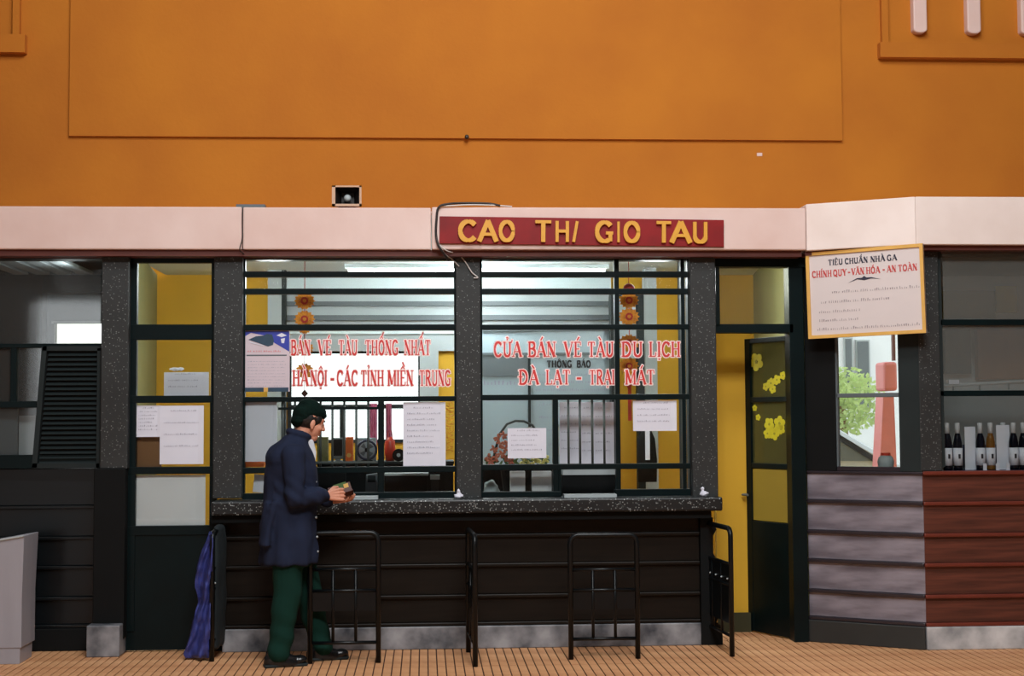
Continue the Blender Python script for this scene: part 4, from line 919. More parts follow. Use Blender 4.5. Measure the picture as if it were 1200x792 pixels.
# ------------------------------------------------------------------ red name sign on the fascia
YS = YF-.03
a = U(515, 285.5, YS); b = U(848, 255.5, YS); tl = U(515, 253.5, YS)
sg = empty('station_sign', ((a.x+b.x)/2, YS, (a.z+U(848, 289, YS).z)/2), label='long crimson sign with raised gold capitals on the pink fascia', cat='sign')
rotS = math.atan2(a.z-U(848, 289.5, YS).z, b.x-a.x)
sg.rotation_euler = (0, rotS, 0); wS = b.x-a.x; hS = tl.z-a.z
MB().box(-wS/2, wS/2, -.0, .018, 0, hS).build('plate', 'signred', sg, local=True, bevel=.003)
def SP(px, py):
    v = U(px, py, YS)-Vector(sg.location); c_, s__ = math.cos(rotS), math.sin(rotS); return v.x*c_-v.z*s__, v.x*s__+v.z*c_
for ch, x0_, x1_ in (('C', 538, 559), ('A', 561, 583.5), ('O', 585, 603.5), ('T', 626, 648), ('H', 650, 668), ('I', 670, 678), ('G', 698, 719), ('I', 722.5, 728), ('O', 731, 750), ('T', 768, 788), ('A', 786, 810), ('U', 811, 830)):
    st_, adv = strokes(ch, sans=True, wt=1.0); t = (x0_-514)/334
    xa, zb_ = SP(x0_, 282.5+2.2*t); xb, zt_ = SP(x1_, 259+2.2*t); mb = MB()
    slant = ch == 'I' and x0_ == 670
    adv2 = adv-.1 if ch != 'I' else adv
    sx = (xb-xa)/adv if ch != 'I' else .105
    for L in st_: ink(mb, L, xa-(.02*sx), zb_, sx, zt_-zb_, -.022, 0, 0, .22 if slant else 0)
    mb.build('letter', 'gold', sg, local=True)

# ------------------------------------------------------------------ loudspeaker and cables
YL = .05; c = U(407.5, 243, YL)
ls = empty('loudspeaker', (c.x, YL, ztop), label='small cream horn loudspeaker standing on top of the pink fascia', cat='loudspeaker')
wv = (UX(425, YL, 230)-UX(390, YL, 230))/2; hz = UZ(220, YL, 408)-ztop
def L(*p): return [Vector((c.x+x, YL+y, ztop+z)) for x, y, z in p]
# flared rectangular horn: outer shell and dark throat
o_ = [(-wv, -.08, .03), (wv*.96, -.08, .03), (wv*.96, -.08, hz), (-wv, -.08, hz)]; i_ = [(-wv*.42, .03, .05), (wv*.42, .03, .05), (wv*.42, .03, hz-.03), (-wv*.42, .03, hz-.03)]
bk = [(-wv*.5, .06, .04), (wv*.5, .06, .04), (wv*.5, .06, hz-.02), (-wv*.5, .06, hz-.02)]
MB().add(L(*o_)+L(*bk), [(0, 4, 5, 1), (1, 5, 6, 2), (2, 6, 7, 3), (3, 7, 4, 0), (4, 7, 6, 5)]).build('horn_shell', 'cream', ls)
rim = MB()
for q in ((-wv, -wv+.022, .03, hz), (wv*.96-.014, wv*.96, .03, hz), (-wv, wv*.96, hz-.01, hz), (-wv, wv*.96, .03, .045)): rim.box(c.x+q[0], c.x+q[1], YL-.095, YL-.075, ztop+q[2], ztop+q[3])
rim.build('horn_rim', 'cream', ls)
MB().add(L(*[(x*.86, -.078, .045+(z-.03)*.86) for x, y, z in o_])+L(*i_), [(0, 1, 5, 4), (1, 2, 6, 5), (2, 3, 7, 6), (3, 0, 4, 7), (4, 5, 6, 7)]).build('horn_throat', 'wire_b', ls)
MB().ball((c.x, YL-.03, ztop+hz*.55), (.025, .03, .025), 14, 10).build('driver_cap', 'lgrey', ls, smooth=True)
MB().box(c.x-wv*.6, c.x+wv*.6, YL-.05, YL+.04, ztop, ztop+.03).build('bracket', 'soffit', ls)
def cable(pts, r, mt, label, Y=None, n=8):
    P = [U(a, b, y) for a, b, y in pts]; Q = []                     # Catmull-Rom
    for i in range(len(P)-1):
        p0, p1, p2, p3 = P[max(i-1, 0)], P[i], P[i+1], P[min(i+2, len(P)-1)]
        for k in range(n):
            t = k/n; Q.append(.5*((2*p1)+(p2-p0)*t+(2*p0-5*p1+4*p2-p3)*t*t+(3*p1-p0-3*p2+p3)*t*t*t))
    Q.append(P[-1]); o = MB().tube(Q, r, 6).build('cable', mt, smooth=True); tag(o, label, 'cable'); return o
cable([(586, 241, YF-.015), (572, 238.5, YF), (545, 238, YF), (525, 239, YF-.02), (514, 243, YF-.03), (511.5, 258, YF-.03), (511, 275, YF-.03), (514, 288, YF-.04), (520, 297, YF-.03), (526, 305, YF+.02)], .008, 'wire_b', 'thick black cable looping down left of the crimson sign')
cable([(600, 242, YF-.0), (575, 240.5, YF-.01), (550, 240, YF-.02), (530, 241, YF-.02), (516, 241.5, YF-.02)], .005, 'wire_w', 'pale cable lying along the fascia top above the crimson sign')
cable([(515, 287, YF-.04), (524, 294, YF-.02), (537, 298, -.12), (546, 308, -.115), (553, 319, -.115), (560, 325, -.112), (555, 325.5, -.112)], .004, 'wire_w', 'white wire hanging from the crimson sign onto the middle pillar')
cable([(516, 289, YF-.04), (522, 298, YF), (530, 304, -.12), (538, 312, -.115)], .0035, 'wire_w', 'short white wire end beside the left window top')
cable([(284.5, 244, YF-.006), (284, 262, YF-.006), (284.3, 278, YF-.006), (281, 292, YF-.008), (286, 298, YF+.03)], .0035, 'wire_b', 'thin dark wire down the fascia joint above the left counter pillar')
o = MB().box(UX(275, YF), UX(309, YF), YF+.02, YF+.12, ztop, ztop+.02).build('flat_box', 'mgrey'); tag(o, 'flat grey box lying on the fascia above its left joint', 'box')

# ------------------------------------------------------------------ left bay interior
YV = 2.2
xsl = lambda Y: xl0+(xl3-xl0)*(Y-.05)/(YR-.05)-.05
o = wall_holes(YV, YV+.1, -6, xsl(YV+.1), 0, 3.2, [(UX(62, YV), UX(118, YV), UZ(404, YV, 90), UZ(378, YV, 90))]).build('wall_bay_rear', 'mgrey'); tag(o, None, kind='structure')
o = MB().box(-6, UX(52, YV-.05), YV-.16, YV-.005, 0, 3).build('wall_bay_added_dark', 'blackm'); tag(o, None, kind='structure')  # added dark slab that darkens the left part of the bay
e = empty('window_8', U(90, 404, YV), kind='structure')
pb(60, 376, 120, 379, YV-.02, YV+.02).build('frame_rail', 'lgrey', e); pb(62, 379, 118, 404, YV+.03, YV+.035).build('glass_pane', 'frost', e)
o = MB().box(-6, xsl(YV), YV-.15, YV-.01, UZ(343, YV-.15, 60), UZ(322, YV-.15, 60)).build('trim_5', 'black'); tag(o, None, kind='structure')
zcb = UZ(322, YV-.15, 60)
o = MB().box(-6, xsl(YV), .1, YV+.1, zcb+.06, zcb+.1).build('ceiling_bay_left', 'dgrey'); tag(o, None, kind='structure')
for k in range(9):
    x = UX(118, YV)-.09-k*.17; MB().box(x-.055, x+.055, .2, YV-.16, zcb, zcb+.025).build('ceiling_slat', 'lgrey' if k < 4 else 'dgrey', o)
w5 = frame('window_5', [(-60, 402.5, 119, 407.5), (-60, 470.5, 43, 478), (-60, 533, 118, 549)], [(12, 407, 19, 471), (-30, 300, -22, 540)], [(-60, 300, 118, 403), (-60, 407, 118, 470), (-60, 478, 118, 534)], (50, 548), gm='glassd')
o = pb(-40, 479, 20, 548, .1, .12).build('metal_sheet', 'mgrey'); tag(o, 'flat grey panel low in the left bay window', 'panel')
o = pb(22, 487, 42, 548, .135, .17).build('storage_box', 'lgrey'); tag(o, 'pale grey box right of the flat panel in the left bay', 'box')
o = pb(34, 420, 44, 452, YV-.02, YV-.005).build('wall_poster', 'paper'); tag(o, 'small pale poster deep inside the left bay', 'poster')
pb(39, 421, 40.5, 451, YV-.025, YV-.02).build('divider', 'mgrey', o)
tube_light(UX(80, 1.2), 1.2, 'added unseen fluorescent tube brightening the ceiling slats of the left bay', 5, .8)  # lamp added to light the slats and rear wall here
# louvred board leaning
lb_ = empty('louvred_board', U(78, 548, -.05), label='dark grey board with horizontal slats filling the left bay window', cat='board')
Yl = -.05
for pts, nm in (([(50, 405.5), (118, 405.5), (118, 411), (49.5, 411)], 'frame_top'), ([(38, 543), (116, 543), (116, 548.5), (37, 548.5)], 'frame_bottom'), ([(49, 405.5), (55, 405.5), (43, 548), (37, 548)], 'frame_side'), ([(114, 408), (118.5, 408), (117, 548), (112.5, 548)], 'frame_side')):
    pq(pts, Yl, Yl+.03).build(nm, 'dgrey', lb_)
pq([(50, 407), (117, 407), (116, 547), (39, 547)], Yl+.028, Yl+.04).build('backing', 'blackm', lb_)
for k in range(23):
    y = 412.5+k*5.75; xa_ = 56.5-(y-408)*.086; a, b = U(xa_, y+4.3, Yl), U(113.5, y, Yl)
    MB().add([(a.x, Yl+.004, a.z), (b.x, Yl+.004, a.z), (b.x, Yl+.03, b.z), (a.x, Yl+.03, b.z), (a.x, Yl+.012, a.z-.003), (b.x, Yl+.012, a.z-.003), (b.x, Yl+.036, b.z-.003), (a.x, Yl+.036, b.z-.003)],
      [(0, 1, 2, 3), (7, 6, 5, 4), (0, 4, 5, 1), (2, 6, 7, 3), (1, 5, 6, 2), (0, 3, 7, 4)]).build('slat', 'louv' if 'louv' in M else 'dgrey', lb_)

# grey bin at the left edge: tapered sheet metal, open top
Yn = -.45; zr = UZ(628, Yn, 25); xR = UX(28, Yn, 640); xRb = UX(22, Yn, 760)
e = empty('litter_bin', (xR-.2, Yn+.1, 0), label='pale grey tapered metal litter bin cut by the left edge of the photo', cat='bin')
def ring(z, x1, hw, y0, y1): return [(x1-2*hw, y0, z), (x1, y0, z), (x1, y1, z), (x1-2*hw, y1, z)]
zl = zr-.03
outer = [(xRb-.3, Yn+.02, 0), (xRb, Yn+.02, .0), (xRb, Yn+.3, 0), (xRb-.3, Yn+.3, 0), (xR-.36, Yn, zr-.06), (xR, Yn, zr), (xR, Yn+.34, zr), (xR-.36, Yn+.34, zr-.06)]
inner = [(x*1+(0.012 if x < xR-.1 else -.012), y+(.012 if y < Yn+.1 else -.012), z) for x, y, z in outer[4:]]
innb = [(v[0], v[1], .1) for v in inner]
n1 = outer+inner+innb
MB().add(n1, [(3, 2, 1, 0), (0, 1, 5, 4), (1, 2, 6, 5), (2, 3, 7, 6), (3, 0, 4, 7), (4, 5, 9, 8), (5, 6, 10, 9), (6, 7, 11, 10), (7, 4, 8, 11), (8, 9, 13, 12), (9, 10, 14, 13), (10, 11, 15, 14), (11, 8, 12, 15), (12, 13, 14, 15)]).build('body', 'binm', e, bevel=.003)
MB().tube([(xR-.35, Yn-.005, zr-.058), (xR, Yn-.005, zr)], .006).build('rim', 'lgrey', e)

# ------------------------------------------------------------------ queue barriers
def rail_pts(w, h, r=.05, n=5):
    pts = [(-w/2, 0, 0), (-w/2, 0, h-r)]
    for i in range(1, n): t = math.pi-math.pi/2*i/n; pts.append((-w/2+r+r*math.cos(t), 0, h-r+r*math.sin(t)))
    pts += [(-w/2+r, 0, h), (w/2-r, 0, h)]
    for i in range(1, n): t = math.pi/2-math.pi/2*i/n; pts.append((w/2-r+r*math.cos(t), 0, h-r+r*math.sin(t)))
    return pts+[(w/2, 0, h-r), (w/2, 0, 0)]
def barrier(loc, rz, label, w=.42, h=.77):
    e = empty('queue_barrier', loc, rz, label, 'barrier', None)
    MB().tube(rail_pts(w, h), .0165, 10).build('tubular_frame', 'rplate', e, local=True, smooth=True)
    for z in (h*.72, h*.555, .125): MB().tube([(-w/2, 0, z), (w/2, 0, z)], .011, 8).build('cross_rail', 'rplate', e, local=True, smooth=True)
    MB().box(-w/2+.012, w/2-.012, -.004, .004, h*.4, h*.555).build('solid_plate', 'rplate', e, local=True)
    for x in (-w/6, w/6): MB().tube([(x, 0, .125), (x, 0, h*.72)], .010, 8).build('upright', 'rplate', e, local=True, smooth=True)
    return e
def ground(px, py):
    d = ray(px, py); t = -CAM.z/d.z; return CAM+d*t
g = (ground(366, 777)+ground(441, 777))/2; barrier((g.x, g.y, 0), 0, 'dark tubular queue barrier facing the counter, just right of the legs of the man', h=.80)
g = (ground(672, 772)+ground(745, 772))/2; barrier((g.x, g.y, 0), 0, 'dark tubular queue barrier facing the counter below the right ticket window')
def perp(px1, py1, px2, py2, label, h=.79, full=False, topfull=False):
    a, b = ground(px1, py1), ground(px2, py2); w = (a-b).length; c_ = (a+b)/2
    e = barrier((c_.x, c_.y, 0), math.atan2(a.y-b.y, a.x-b.x), label, w, h)
    if full:
        MB().box(-w/2+.012, w/2-.012, -.005, .005, .2, h*.71).build('panel', 'rplate', e, local=True)
        for z in (h*.6,):
            for k in range(5): x = -w/2+.05+k*(w-.1)/4; MB().ball((x, -.009, z), .006, 8, 6).ball((x, .009, z), .006, 8, 6).build('rivet', 'lgrey', e, local=True)
    return e
perp(549, 764, 557, 781, 'dark tubular queue barrier seen edge-on below the middle pillar')
perp(826, 752, 858, 769, 'dark queue barrier with riveted plate beside the open yellow doorway', .80, True)
cb = perp(264, 762, 248, 775, 'leftmost dark queue barrier, with solid plate, under the blue tarpaulin', .80, True)
# extra uprights on the riveted barrier come from barrier(); the tarpaulin hangs on the left one
tp = MB(); n, mN = 14, 34
a = ground(248, 775); b_ = ground(264, 762)
dirv = (b_-a).normalized()
LP = [(623, 246, 247), (632, 243, 249), (645, 236, 249), (660, 231, 249), (675, 229, 249), (688, 229, 248), (698, 232, 247), (706, 233, 246), (716, 229, 246), (730, 225, 246), (745, 222, 246), (758, 218, 246), (768, 215, 245), (771, 218, 244)]
def lerp_prof(py):
    for (y0, l0, r0), (y1, l1, r1) in zip(LP, LP[1:]):
        if y0 <= py <= y1: t = (py-y0)/(y1-y0); return l0+(l1-l0)*t, r0+(r1-r0)*t
    return LP[-1][1:]
vs = []
for j in range(mN+1):
    py = 623+(771-623)*j/mN; l_, r_ = lerp_prof(py)
    for i in range(n+1):
        t = i/n; px = l_+(r_-l_)*t; Y = a.y-.02+.1*(1-t)+.03*math.sin(t*9+j*.35)+.03*noise.noise(Vector((t*7, j*.55, 3)))+.012*noise.noise(Vector((t*16, j*1.3, 9))); Q = U(px, py, Y); vs.append(Q)
fs = [(j*(n+1)+i, (j+1)*(n+1)+i, (j+1)*(n+1)+i+1, j*(n+1)+i+1) for j in range(mN) for i in range(n)]
tarp = tp.add(vs, fs).build('blue_tarpaulin', 'blue', smooth=True); tag(tarp, 'crumpled blue tarpaulin hanging to the floor from the leftmost barrier', 'tarpaulin')
sol = tarp.modifiers.new('thick', 'SOLIDIFY'); sol.thickness = .004
# dark jacket slung over same barrier
mb = MB(); cx, cy = cb.location.x, cb.location.y
mb.limb([((0, 0, .77), .035), ((0, 0, .6), .03), ((.01, 0, .45), .02)]); v = []
mb = MB().rings([(.06, 0, 0, .15, .028), (.3, 0, 0, .16, .034), (.55, 0, 0, .155, .036), (.72, 0, 0, .15, .036), (.82, 0, 0, .13, .03), (.835, 0, 0, .1, .015)], 24)
mb = remesh(mb, .014, 1, lambda p: .012*noise.noise(Vector((p.x*14, p.y*6, p.z*4))))
wcl = wmat(cb); mb.v = [wcl @ v_ for v_ in mb.v]
M['dcloth'] = mat('black_green_cloth', (20, 30, 34), .8, .2, 6)
o = mb.build('dark_cloth', 'dcloth', smooth=True); tag(o, 'long dark cloth cover draped over the leftmost barrier, beside the blue tarpaulin', 'cloth')

# ------------------------------------------------------------------ the man at the counter
MY = -.56; mx = UX(340, MY, 700)
man = empty('person', (mx, MY, 0), math.radians(14), 'person in navy jacket, green trousers and dark knit cap reading something at the counter', 'person')
V3 = Vector
hc = V3((.112, .0, 1.49))
b = MB()
# trunk, neck
b.rings([(.80, 0, 0, .10, .15), (.95, 0, 0, .10, .14), (1.15, 0, 0, .105, .15), (1.28, 0, 0, .09, .15), (1.35, .02, 0, .06, .08)], 20)
b.limb([((.03, 0, 1.30), .06), ((.055, 0, 1.37), .054), ((.085, 0, 1.45), .055)])
# head: skull, face, jaw
Rh = Matrix.Rotation(math.radians(14), 3, 'Z') @ Matrix.Rotation(math.radians(20), 3, 'Y')
def hp_(x, y, z): return hc+Rh @ V3((x, y, z))
b.ball(hp_(-.008, 0, .03), (.093, .074, .088), 20, 14, Rh); b.ball(hp_(.035, 0, -.02), (.062, .060, .085), 18, 12, Rh)
b.ball(hp_(.055, 0, -.078), (.036, .040, .034), 14, 10, Rh); b.ball(hp_(.07, 0, .035), (.025, .052, .022), 14, 8, Rh)
b.limb([(hp_(.095, 0, .018), .010), (hp_(.112, 0, -.012), .013)]); b.ball(hp_(.104, .012, -.016), .009); b.ball(hp_(.104, -.012, -.016), .009)
b.ball(hp_(.09, 0, -.045), (.012, .022, .008), 12, 8, Rh); b.ball(hp_(.087, 0, -.058), (.012, .019, .008), 12, 8, Rh)
for sy in (-1, 1):
    b.ball(hp_(.06, sy*.042, -.02), (.025, .02, .022), 12, 8, Rh); b.ball(hp_(.0, sy*.076, -.014), (.017, .009, .028), 12, 8, Rh); b.ball(hp_(.004, sy*.075, -.036), (.01, .008, .012), 8, 6, Rh)
# arms and legs (inside the clothes)
RS, RE, RW = V3((-.01, -.17, 1.275)), V3((-.005, -.225, 1.02)), V3((.195, -.13, 1.035))
LS, LE, LW = V3((.03, .17, 1.275)), V3((.09, .215, 1.05)), V3((.27, .07, 1.0))
b.limb([(RS, .05), (RE, .038), (RW, .026)]); b.limb([(LS, .05), (LE, .038), (LW, .026)])
NH, NK, NA = V3((-.02, -.085, .84)), V3((-.03, -.09, .45)), V3((-.085, -.10, .085))
FH, FK, FA = V3((.02, .085, .84)), V3((.12, .085, .46)), V3((.20, .06, .085))
b.limb([(NH, .08), (NK, .052), (NA, .038)]); b.limb([(FH, .08), (FK, .052), (FA, .038)])
b.limb([(NA+V3((-.02, 0, -.045)), .03), (NA+V3((.1, 0, -.055)), .025)]); b.limb([(FA+V3((-.02, 0, -.045)), .03), (FA+V3((.1, 0, -.055)), .025)])
# hands: palm + four unequal bent fingers + thumb
def hand(w, fwd, upv, side, lens, curl):
    """w wrist, fwd along palm, upv = back of the hand, side = towards the little finger"""
    fwd, upv, side = fwd.normalized(), upv.normalized(), side.normalized()
    c0 = w+fwd*.03
    for k in range(4): b.limb([(w+side*(-.012+.008*k), .017), (w+fwd*.048+side*(-.026+.0175*k), .0115), (w+fwd*.076+side*(-.031+.0205*k), .0095)])
    for k in range(4):
        r0 = w+fwd*.078+side*(-.033+.022*k); L0 = lens[k]; a = curl
        d = fwd; p = r0; pr = [(p, .0088)]
        for j, fr in enumerate((.45, .32, .25)):
            a2 = curl*(.45+.75*j); d = (fwd*math.cos(a2)-upv*math.sin(a2)).normalized(); p = p+d*L0*fr; pr.append((p,   .0084-.0008*j))
        b.limb(pr)
    t0 = w+fwd*.022-side*.022; t1 = t0+fwd*.026-side*.024-upv*.014; t2 = t1+fwd*.03-side*.004-upv*.014; b.limb([(t0, .0145), (t1, .0115), (t2, .0095)])
# right (near) hand: seen from outside, fingers pointing forward-down, thumb on top
hand(RW+V3((.015, .0, .0)), V3((.9, .12, .05)), V3((.1, -1, .2)), V3((.1, -.2, -1)), (.068, .076, .07, .055), .85)
# left (far) hand: palm up under the wallet, finger tips curl up towards the camera
hand(LW+V3((.012, -.01, -.012)), V3((.75, -.55, .02)), V3((0, .1, -1)), V3((-.55, -.75, 0)), (.07, .078, .073, .056), .62)
bm_ = remesh(b, .0036, 1)
bm_.build('body', 'skin', man, local=True, smooth=True)
# eyes, brows, hair
for sy in (-1, 1):
    MB().ball(hp_(.080, sy*.029, .010), (.008, .010, .006), 12, 8).build('eye', 'cream', man, local=True, smooth=True)
    MB().ball(hp_(.086, sy*.029, .010), (.003, .005, .005), 8, 6).build('iris', 'hair', man, local=True, smooth=True)
    MB().limb([(hp_(.093, sy*.018, .032), .004), (hp_(.086, sy*.046, .034), .004)]).build('eyebrow', 'hair', man, local=True)
h_ = MB().ball(hp_(-.018, 0, .012), (.092, .079, .074), 20, 12, Rh); 
for sy in (-1, 1): h_.ball(hp_(.03, sy*.056, .03), (.03, .018, .03), 10, 8, Rh)
h_ = remesh(h_, .006, 1, lambda p: .003*noise.noise(p*90)); h_.build('hair', 'hair', man, local=True, smooth=True)
# knit cap, slouching back
cp = MB().ball(hp_(-.004, 0, .072), (.101, .086, .062), 20, 12, Rh); cp.ball(hp_(-.055, 0, .035), (.062, .08, .065), 18, 12, Rh)
cp.ball(hp_(-.02, 0, .088), (.08, .078, .055), 16, 10, Rh); cp.ball(hp_(-.072, 0, -.01), (.04, .066, .05), 14, 10, Rh)
cp.ball(hp_(.045, 0, .066), (.055, .07, .035), 14, 10, Rh)
cp = remesh(cp, .007, 3, lambda p: .003*noise.noise(Vector((p.x*20, p.y*20, p.z*70)))); cp.build('knit_cap', 'cap', man, local=True, smooth=True)
# jacket
j = MB().rings([(.62, -.005, 0, .178, .205), (.66, -.005, 0, .178, .205), (.8, -.005, 0, .172, .2), (.95, -.004, 0, .165, .19), (1.08, .0, 0, .165, .192), (1.2, -.002, 0, .160, .2), (1.29, -.005, 0, .138, .195), (1.345, .01, 0, .105, .15), (1.39, .03, 0, .08, .09), (1.405, .04, 0, .075, .08)], 32)
j.ball((-.02, 0, 1.25), (.14, .2, .11), 20, 12)
j.limb([(RS+V3((0, 0, .005)), .078), (RE.lerp(RS, .5), .068), (RE, .064), (RW.lerp(RE, .45), .056), (RW+V3((-.015, .0, 0)), .046)])
j.limb([(LS+V3((0, 0, .005)), .078), (LE.lerp(LS, .5), .068), (LE, .06), (LW.lerp(LE, .45), .054), (LW+V3((-.02, .0, 0)), .046)])
# collar roll
ring_ = [V3((.054+.062*math.cos(t), .074*math.sin(t), 1.412-.022*math.cos(t))) for t in [math.radians(a_) for a_ in range(30, 331, 20)]]
for p, q in zip(ring_, ring_[1:]): j.limb([(p, .022), (q, .022)])
# back flap
j.add([(-.16, -.16, .60), (-.2, -.14, .72), (-.195, -.10, .93), (-.15, -.15, .93), (-.16, -.19, .74), (-.14, -.2, .62)], [(0, 1, 2, 3, 4, 5)]) if False else None
j.rings([(.735, -.165, -.05, .04, .12), (.85, -.155, -.05, .04, .12), (1.0, -.12, -.05, .05, .12)], 16)
def fold(p):
    f = .014*noise.noise(V3((p.x*7, p.y*7, p.z*4)))+.009*noise.noise(V3((p.x*16+5, p.y*16, p.z*10)))
    if p.z > .9 and p.y < -.12: f += .006*math.sin(p.z*70+p.x*55)*max(0, 1-abs(p.z-1.05)/.14)
    if p.z < .95: f += .006*math.sin(math.atan2(p.y, p.x)*9)*(1-p.z)/.4
    return f
j = remesh(j, .009, 3, fold); jk = j.build('jacket', 'jacket', man, local=True, smooth=True)
for z, x in ((1.12, .168), (1.02, .172), (.9, .17), (.78, .176), (.69, .180)):
    MB().ball((x-.012, -.085, z), .008, 10, 6).build('snap_button', 'lgrey', jk) if False else None
    o = MB().ball((x-.026, -.1, z), .0075, 10, 6).build('snap_button', 'lgrey', man, local=True, smooth=True)

# shirt at the throat
MB().prism([(.08, 1.385), (.135, 1.38), (.155, 1.3), (.15, 1.24), (.11, 1.3)], -.05, .05).build('shirt', 'shirt', man, local=True, bevel=.01)
# trousers
t_ = MB().rings([(.60, 0, 0, .13, .17), (.75, 0, 0, .135, .175), (.88, 0, 0, .12, .16)], 24)
t_.limb([(NH, .1), (NH.lerp(NK, .5), .098), (NK, .088), (NK.lerp(NA, .5), .078), (NA+V3((0.005, 0, .0)), .072)])
t_.limb([(FH, .1), (FH.lerp(FK, .5), .096), (FK, .086), (FK.lerp(FA, .5), .076), (FA+V3((0.01, 0, .0)), .07)])
t_ = remesh(t_, .01, 2, lambda p: .008*noise.noise(V3((p.x*9, p.y*9, p.z*7)))+.005*math.sin(p.z*48+p.x*20)*max(0, 1-abs(p.z-.2)/.2))
for v_ in t_.v: v_.z = max(v_.z, .035)
t_.build('trousers', 'trous', man, local=True, smooth=True)
# shoes
for A_, nm in ((NA, 0), (FA, 1)):
    s_ = MB(); s_.rings([(.0, A_.x+.045, A_.y, .135, .046), (.02, A_.x+.045, A_.y, .137, .048), (.05, A_.x+.03, A_.y, .12, .045), (.07, A_.x+.0, A_.y, .08, .042), (.1, A_.x-.02, A_.y, .055, .042)], 24)
    s_.ball((A_.x+.13, A_.y, .035), (.05, .045, .03), 14, 10); s_ = remesh(s_, .007, 3)
    for v_ in s_.v: v_.z = max(v_.z, 0)
    s_.build('shoe', 'shoe', man, local=True, smooth=True)
    MB().prism([(A_.x-.09, 0), (A_.x+.17, 0), (A_.x+.178, .018), (A_.x-.09, .018)], A_.y-.043, A_.y+.043).build('shoe_sole', 'dgrey', man, local=True, bevel=.006)
# open wallet in his hands
wm = wmat(man)
wl_ = empty('wallet', wm @ V3((.315, -.045, 1.025)), math.radians(14), 'dark red-brown folding wallet held open in both hands of the man', 'wallet')
wl_.rotation_euler = (math.radians(-8), math.radians(-16), math.radians(8))
def cover(pts, nm):
    a = [V3(p) for p in pts]; n_ = (a[1]-a[0]).cross(a[3]-a[0]).normalized()*.005
    MB().add(a+[p+n_ for p in a], [(3, 2, 1, 0), (4, 5, 6, 7), (0, 1, 5, 4), (1, 2, 6, 5), (2, 3, 7, 6), (3, 0, 4, 7)]).build(nm, 'wallet', wl_, local=True, bevel=.002)
cover([(-.07, -.055, .012), (.075, -.055, .012), (.075, 0, -.012), (-.07, 0, -.012)], 'near_cover')
cover([(-.07, .001, -.012), (.075, .001, -.012), (.075, .045, .075), (-.07, .045, .075)], 'far_cover')
MB().box(-.03, .05, .028, .031, .03, .083).build('banknote', 'leaf', wl_, local=True); MB().box(.03, .06, .024, .027, .035, .07).build('card', 'amber', wl_, local=True)

# ------------------------------------------------------------------ outdoors behind the booth
o = MB().box(-14, 24, 3.95, 40, -.12, -.02).build('ground_outside', 'conc'); tag(o, 'pale concrete yard seen through the small angled window', 'yard'); 
Yc = 8.0
cx_ = UX(1000, Yc); e = empty('car', (cx_-.95, Yc, -.02), label='silver car parked outside, seen through the small angled window', cat='car')
prof = [(-2.1, .25), (2.0, .25), (2.1, .5), (2.05, .78), (1.25, .95), (.55, 1.36), (-.9, 1.42), (-1.7, 1.02), (-2.1, .9)]
mb = MB().prism([(cx_-.95+a, b) for a, b in prof], Yc-.8, Yc+.8); mb.build('body', 'carm', e, bevel=.06)
MB().prism([(cx_-.95+a, b) for a, b in [(-1.45, 1.02), (-.85, 1.33), (.45, 1.28), (.95, .98)]], Yc-.815, Yc-.79).build('side_window', 'cargl', e)
MB().prism([(cx_-.95+a, b) for a, b in [(-1.6, .98), (-.88, 1.37), (.5, 1.32), (1.1, .94), (1.02, .92), (.46, 1.27), (-.86, 1.32), (-1.5, .98)]], Yc-.83, Yc-.8).build('window_trim', 'blackm', e)
for x in (-1.35, 1.3): mb = MB().disc(cx_-.95+x, .29, .31, Yc-.84, Yc-.6, 24).build('wheel', 'blackm', e)
for x in (-1.35, 1.3): MB().disc(cx_-.95+x, .29, .31, Yc+.6, Yc+.84, 24).build('wheel', 'blackm', e)
Yq = 5.2; e = empty('gate_post', (UX(1037, Yq), Yq, -.02), label='red painted post with broad cap outside the small angled window', cat='post')
MB().prism([(UX(1022, Yq), -.02), (UX(1052, Yq), -.02), (UX(1048, Yq), UZ(460, Yq, 1037)), (UX(1036, Yq), UZ(460, Yq, 1037))], Yq, Yq+.25).build('shaft', 'postr', e)
MB().box(UX(1036, Yq), UX(1052, Yq), Yq-.03, Yq+.28, UZ(458, Yq, 1037), UZ(424, Yq, 1037)).build('cap', 'postr', e, bevel=.03)
MB().box(UX(1048, Yq), UX(1051, Yq), Yq, Yq+.05, UZ(424, Yq), UZ(385, Yq)).build('pole', 'soffit', e)
Yt = 10.5; e = empty('tree', (UX(985, Yt), Yt, -.02), label='small sunlit green tree outside the small angled window', cat='tree')
random.seed(3); mb = MB(); lv = MB()
c0 = U(985, 462, Yt)
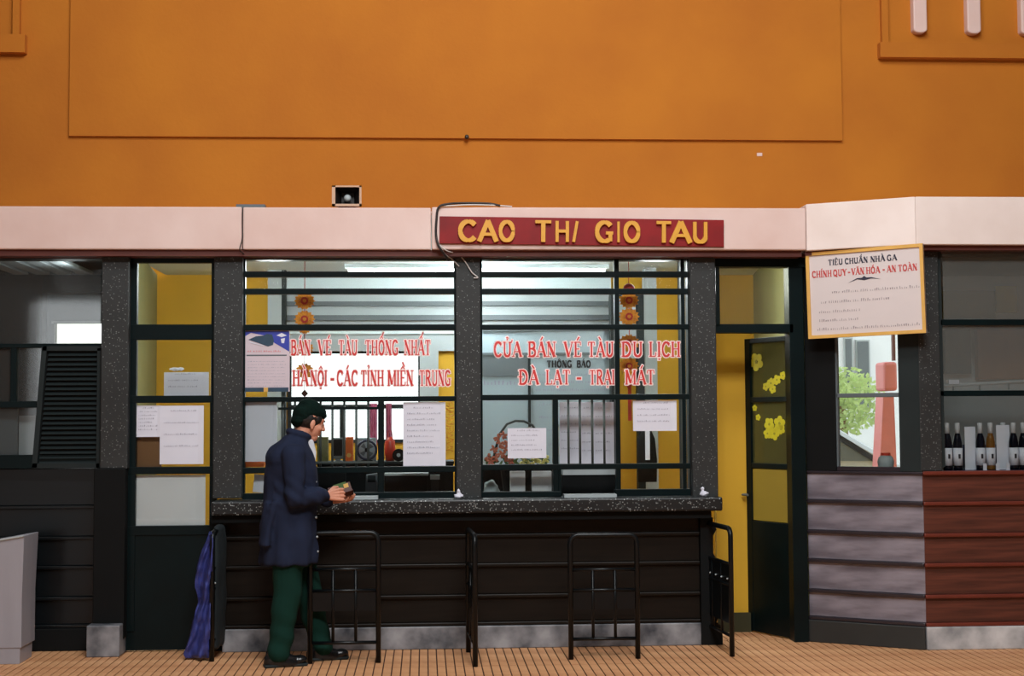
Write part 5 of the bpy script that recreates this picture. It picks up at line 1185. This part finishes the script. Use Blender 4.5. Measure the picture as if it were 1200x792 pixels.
MB().tube([(c0.x, Yt, 0), (c0.x+.05, Yt, c0.z*.6), (c0.x, Yt, c0.z)], [.09, .07, .04], 8).build('trunk', 'brownp', e)
for k in range(1400):
    v = V3((random.gauss(0, 1), random.gauss(0, 1), random.gauss(0, 1))); v.normalize(); v *= random.random()**.4
    p = V3((c0.x+v.x*.62, Yt+v.y*.6, c0.z+v.z*.5-.1)); u = V3((random.uniform(-1, 1), random.uniform(-1, 1), random.uniform(-1, 1))).normalized()*.05; w = u.cross(V3((random.uniform(-1, 1), 1, random.uniform(-1, 1)))).normalized()*.025
    lv.add([p-u, p+w, p+u, p-w], [(0, 1, 2, 3)])
o = lv.build('crown', 'bush', e); o['kind'] = 'stuff'
Yh = 14; e = empty('house', (UX(1000, Yh), Yh, -.02), label='white building across the yard, seen through the small angled window', cat='building')
MB().box(UX(900, Yh), UX(1200, Yh), Yh, Yh+4, -.02, 5.5).build('wall', 'house', e)
for a in ((990, 395, 1000, 470), (1004, 398, 1020, 478)): f_ = pb(*a, Yh-.06, Yh).build('window', 'lgrey', e); pb(a[0]+1.5, a[1]+2, a[2]-1.5, a[3]-2, Yh-.08, Yh-.06).build('pane', 'mgrey', f_)

# ------------------------------------------------------------------ groups of repeats
GR = {'bottle': 'wine bottles on the bay shelf', 'queue_barrier': 'queue barriers in front of the counter', 'pillar': 'terrazzo pillars of the booth front', 'price_tag': 'price tags on the bottle shelf',
      'tissue': 'crumpled tissues on the counter', 'gold_garland': 'gold garlands behind the ticket windows', 'fluorescent_light': 'fluorescent tubes of the booth', 'white_box': 'white boxes behind the right window',
      'paper_notice': 'paper sheets on the booth glass', 'curtain': 'curtain strips at the rear window', 'change_tray': 'change trays on the counter', 'white_card': 'white cards among the bottles',
      'cable': 'cables around the crimson sign', 'picture_reflection_panel': 'pictures behind the bay glass', 'room_post': 'posts inside the booth'}
for o in list(sc.objects):
    b_ = o.name.split('.')[0]
    if o.parent is None and b_ in GR and 'label' in o: o['group'] = GR[b_]
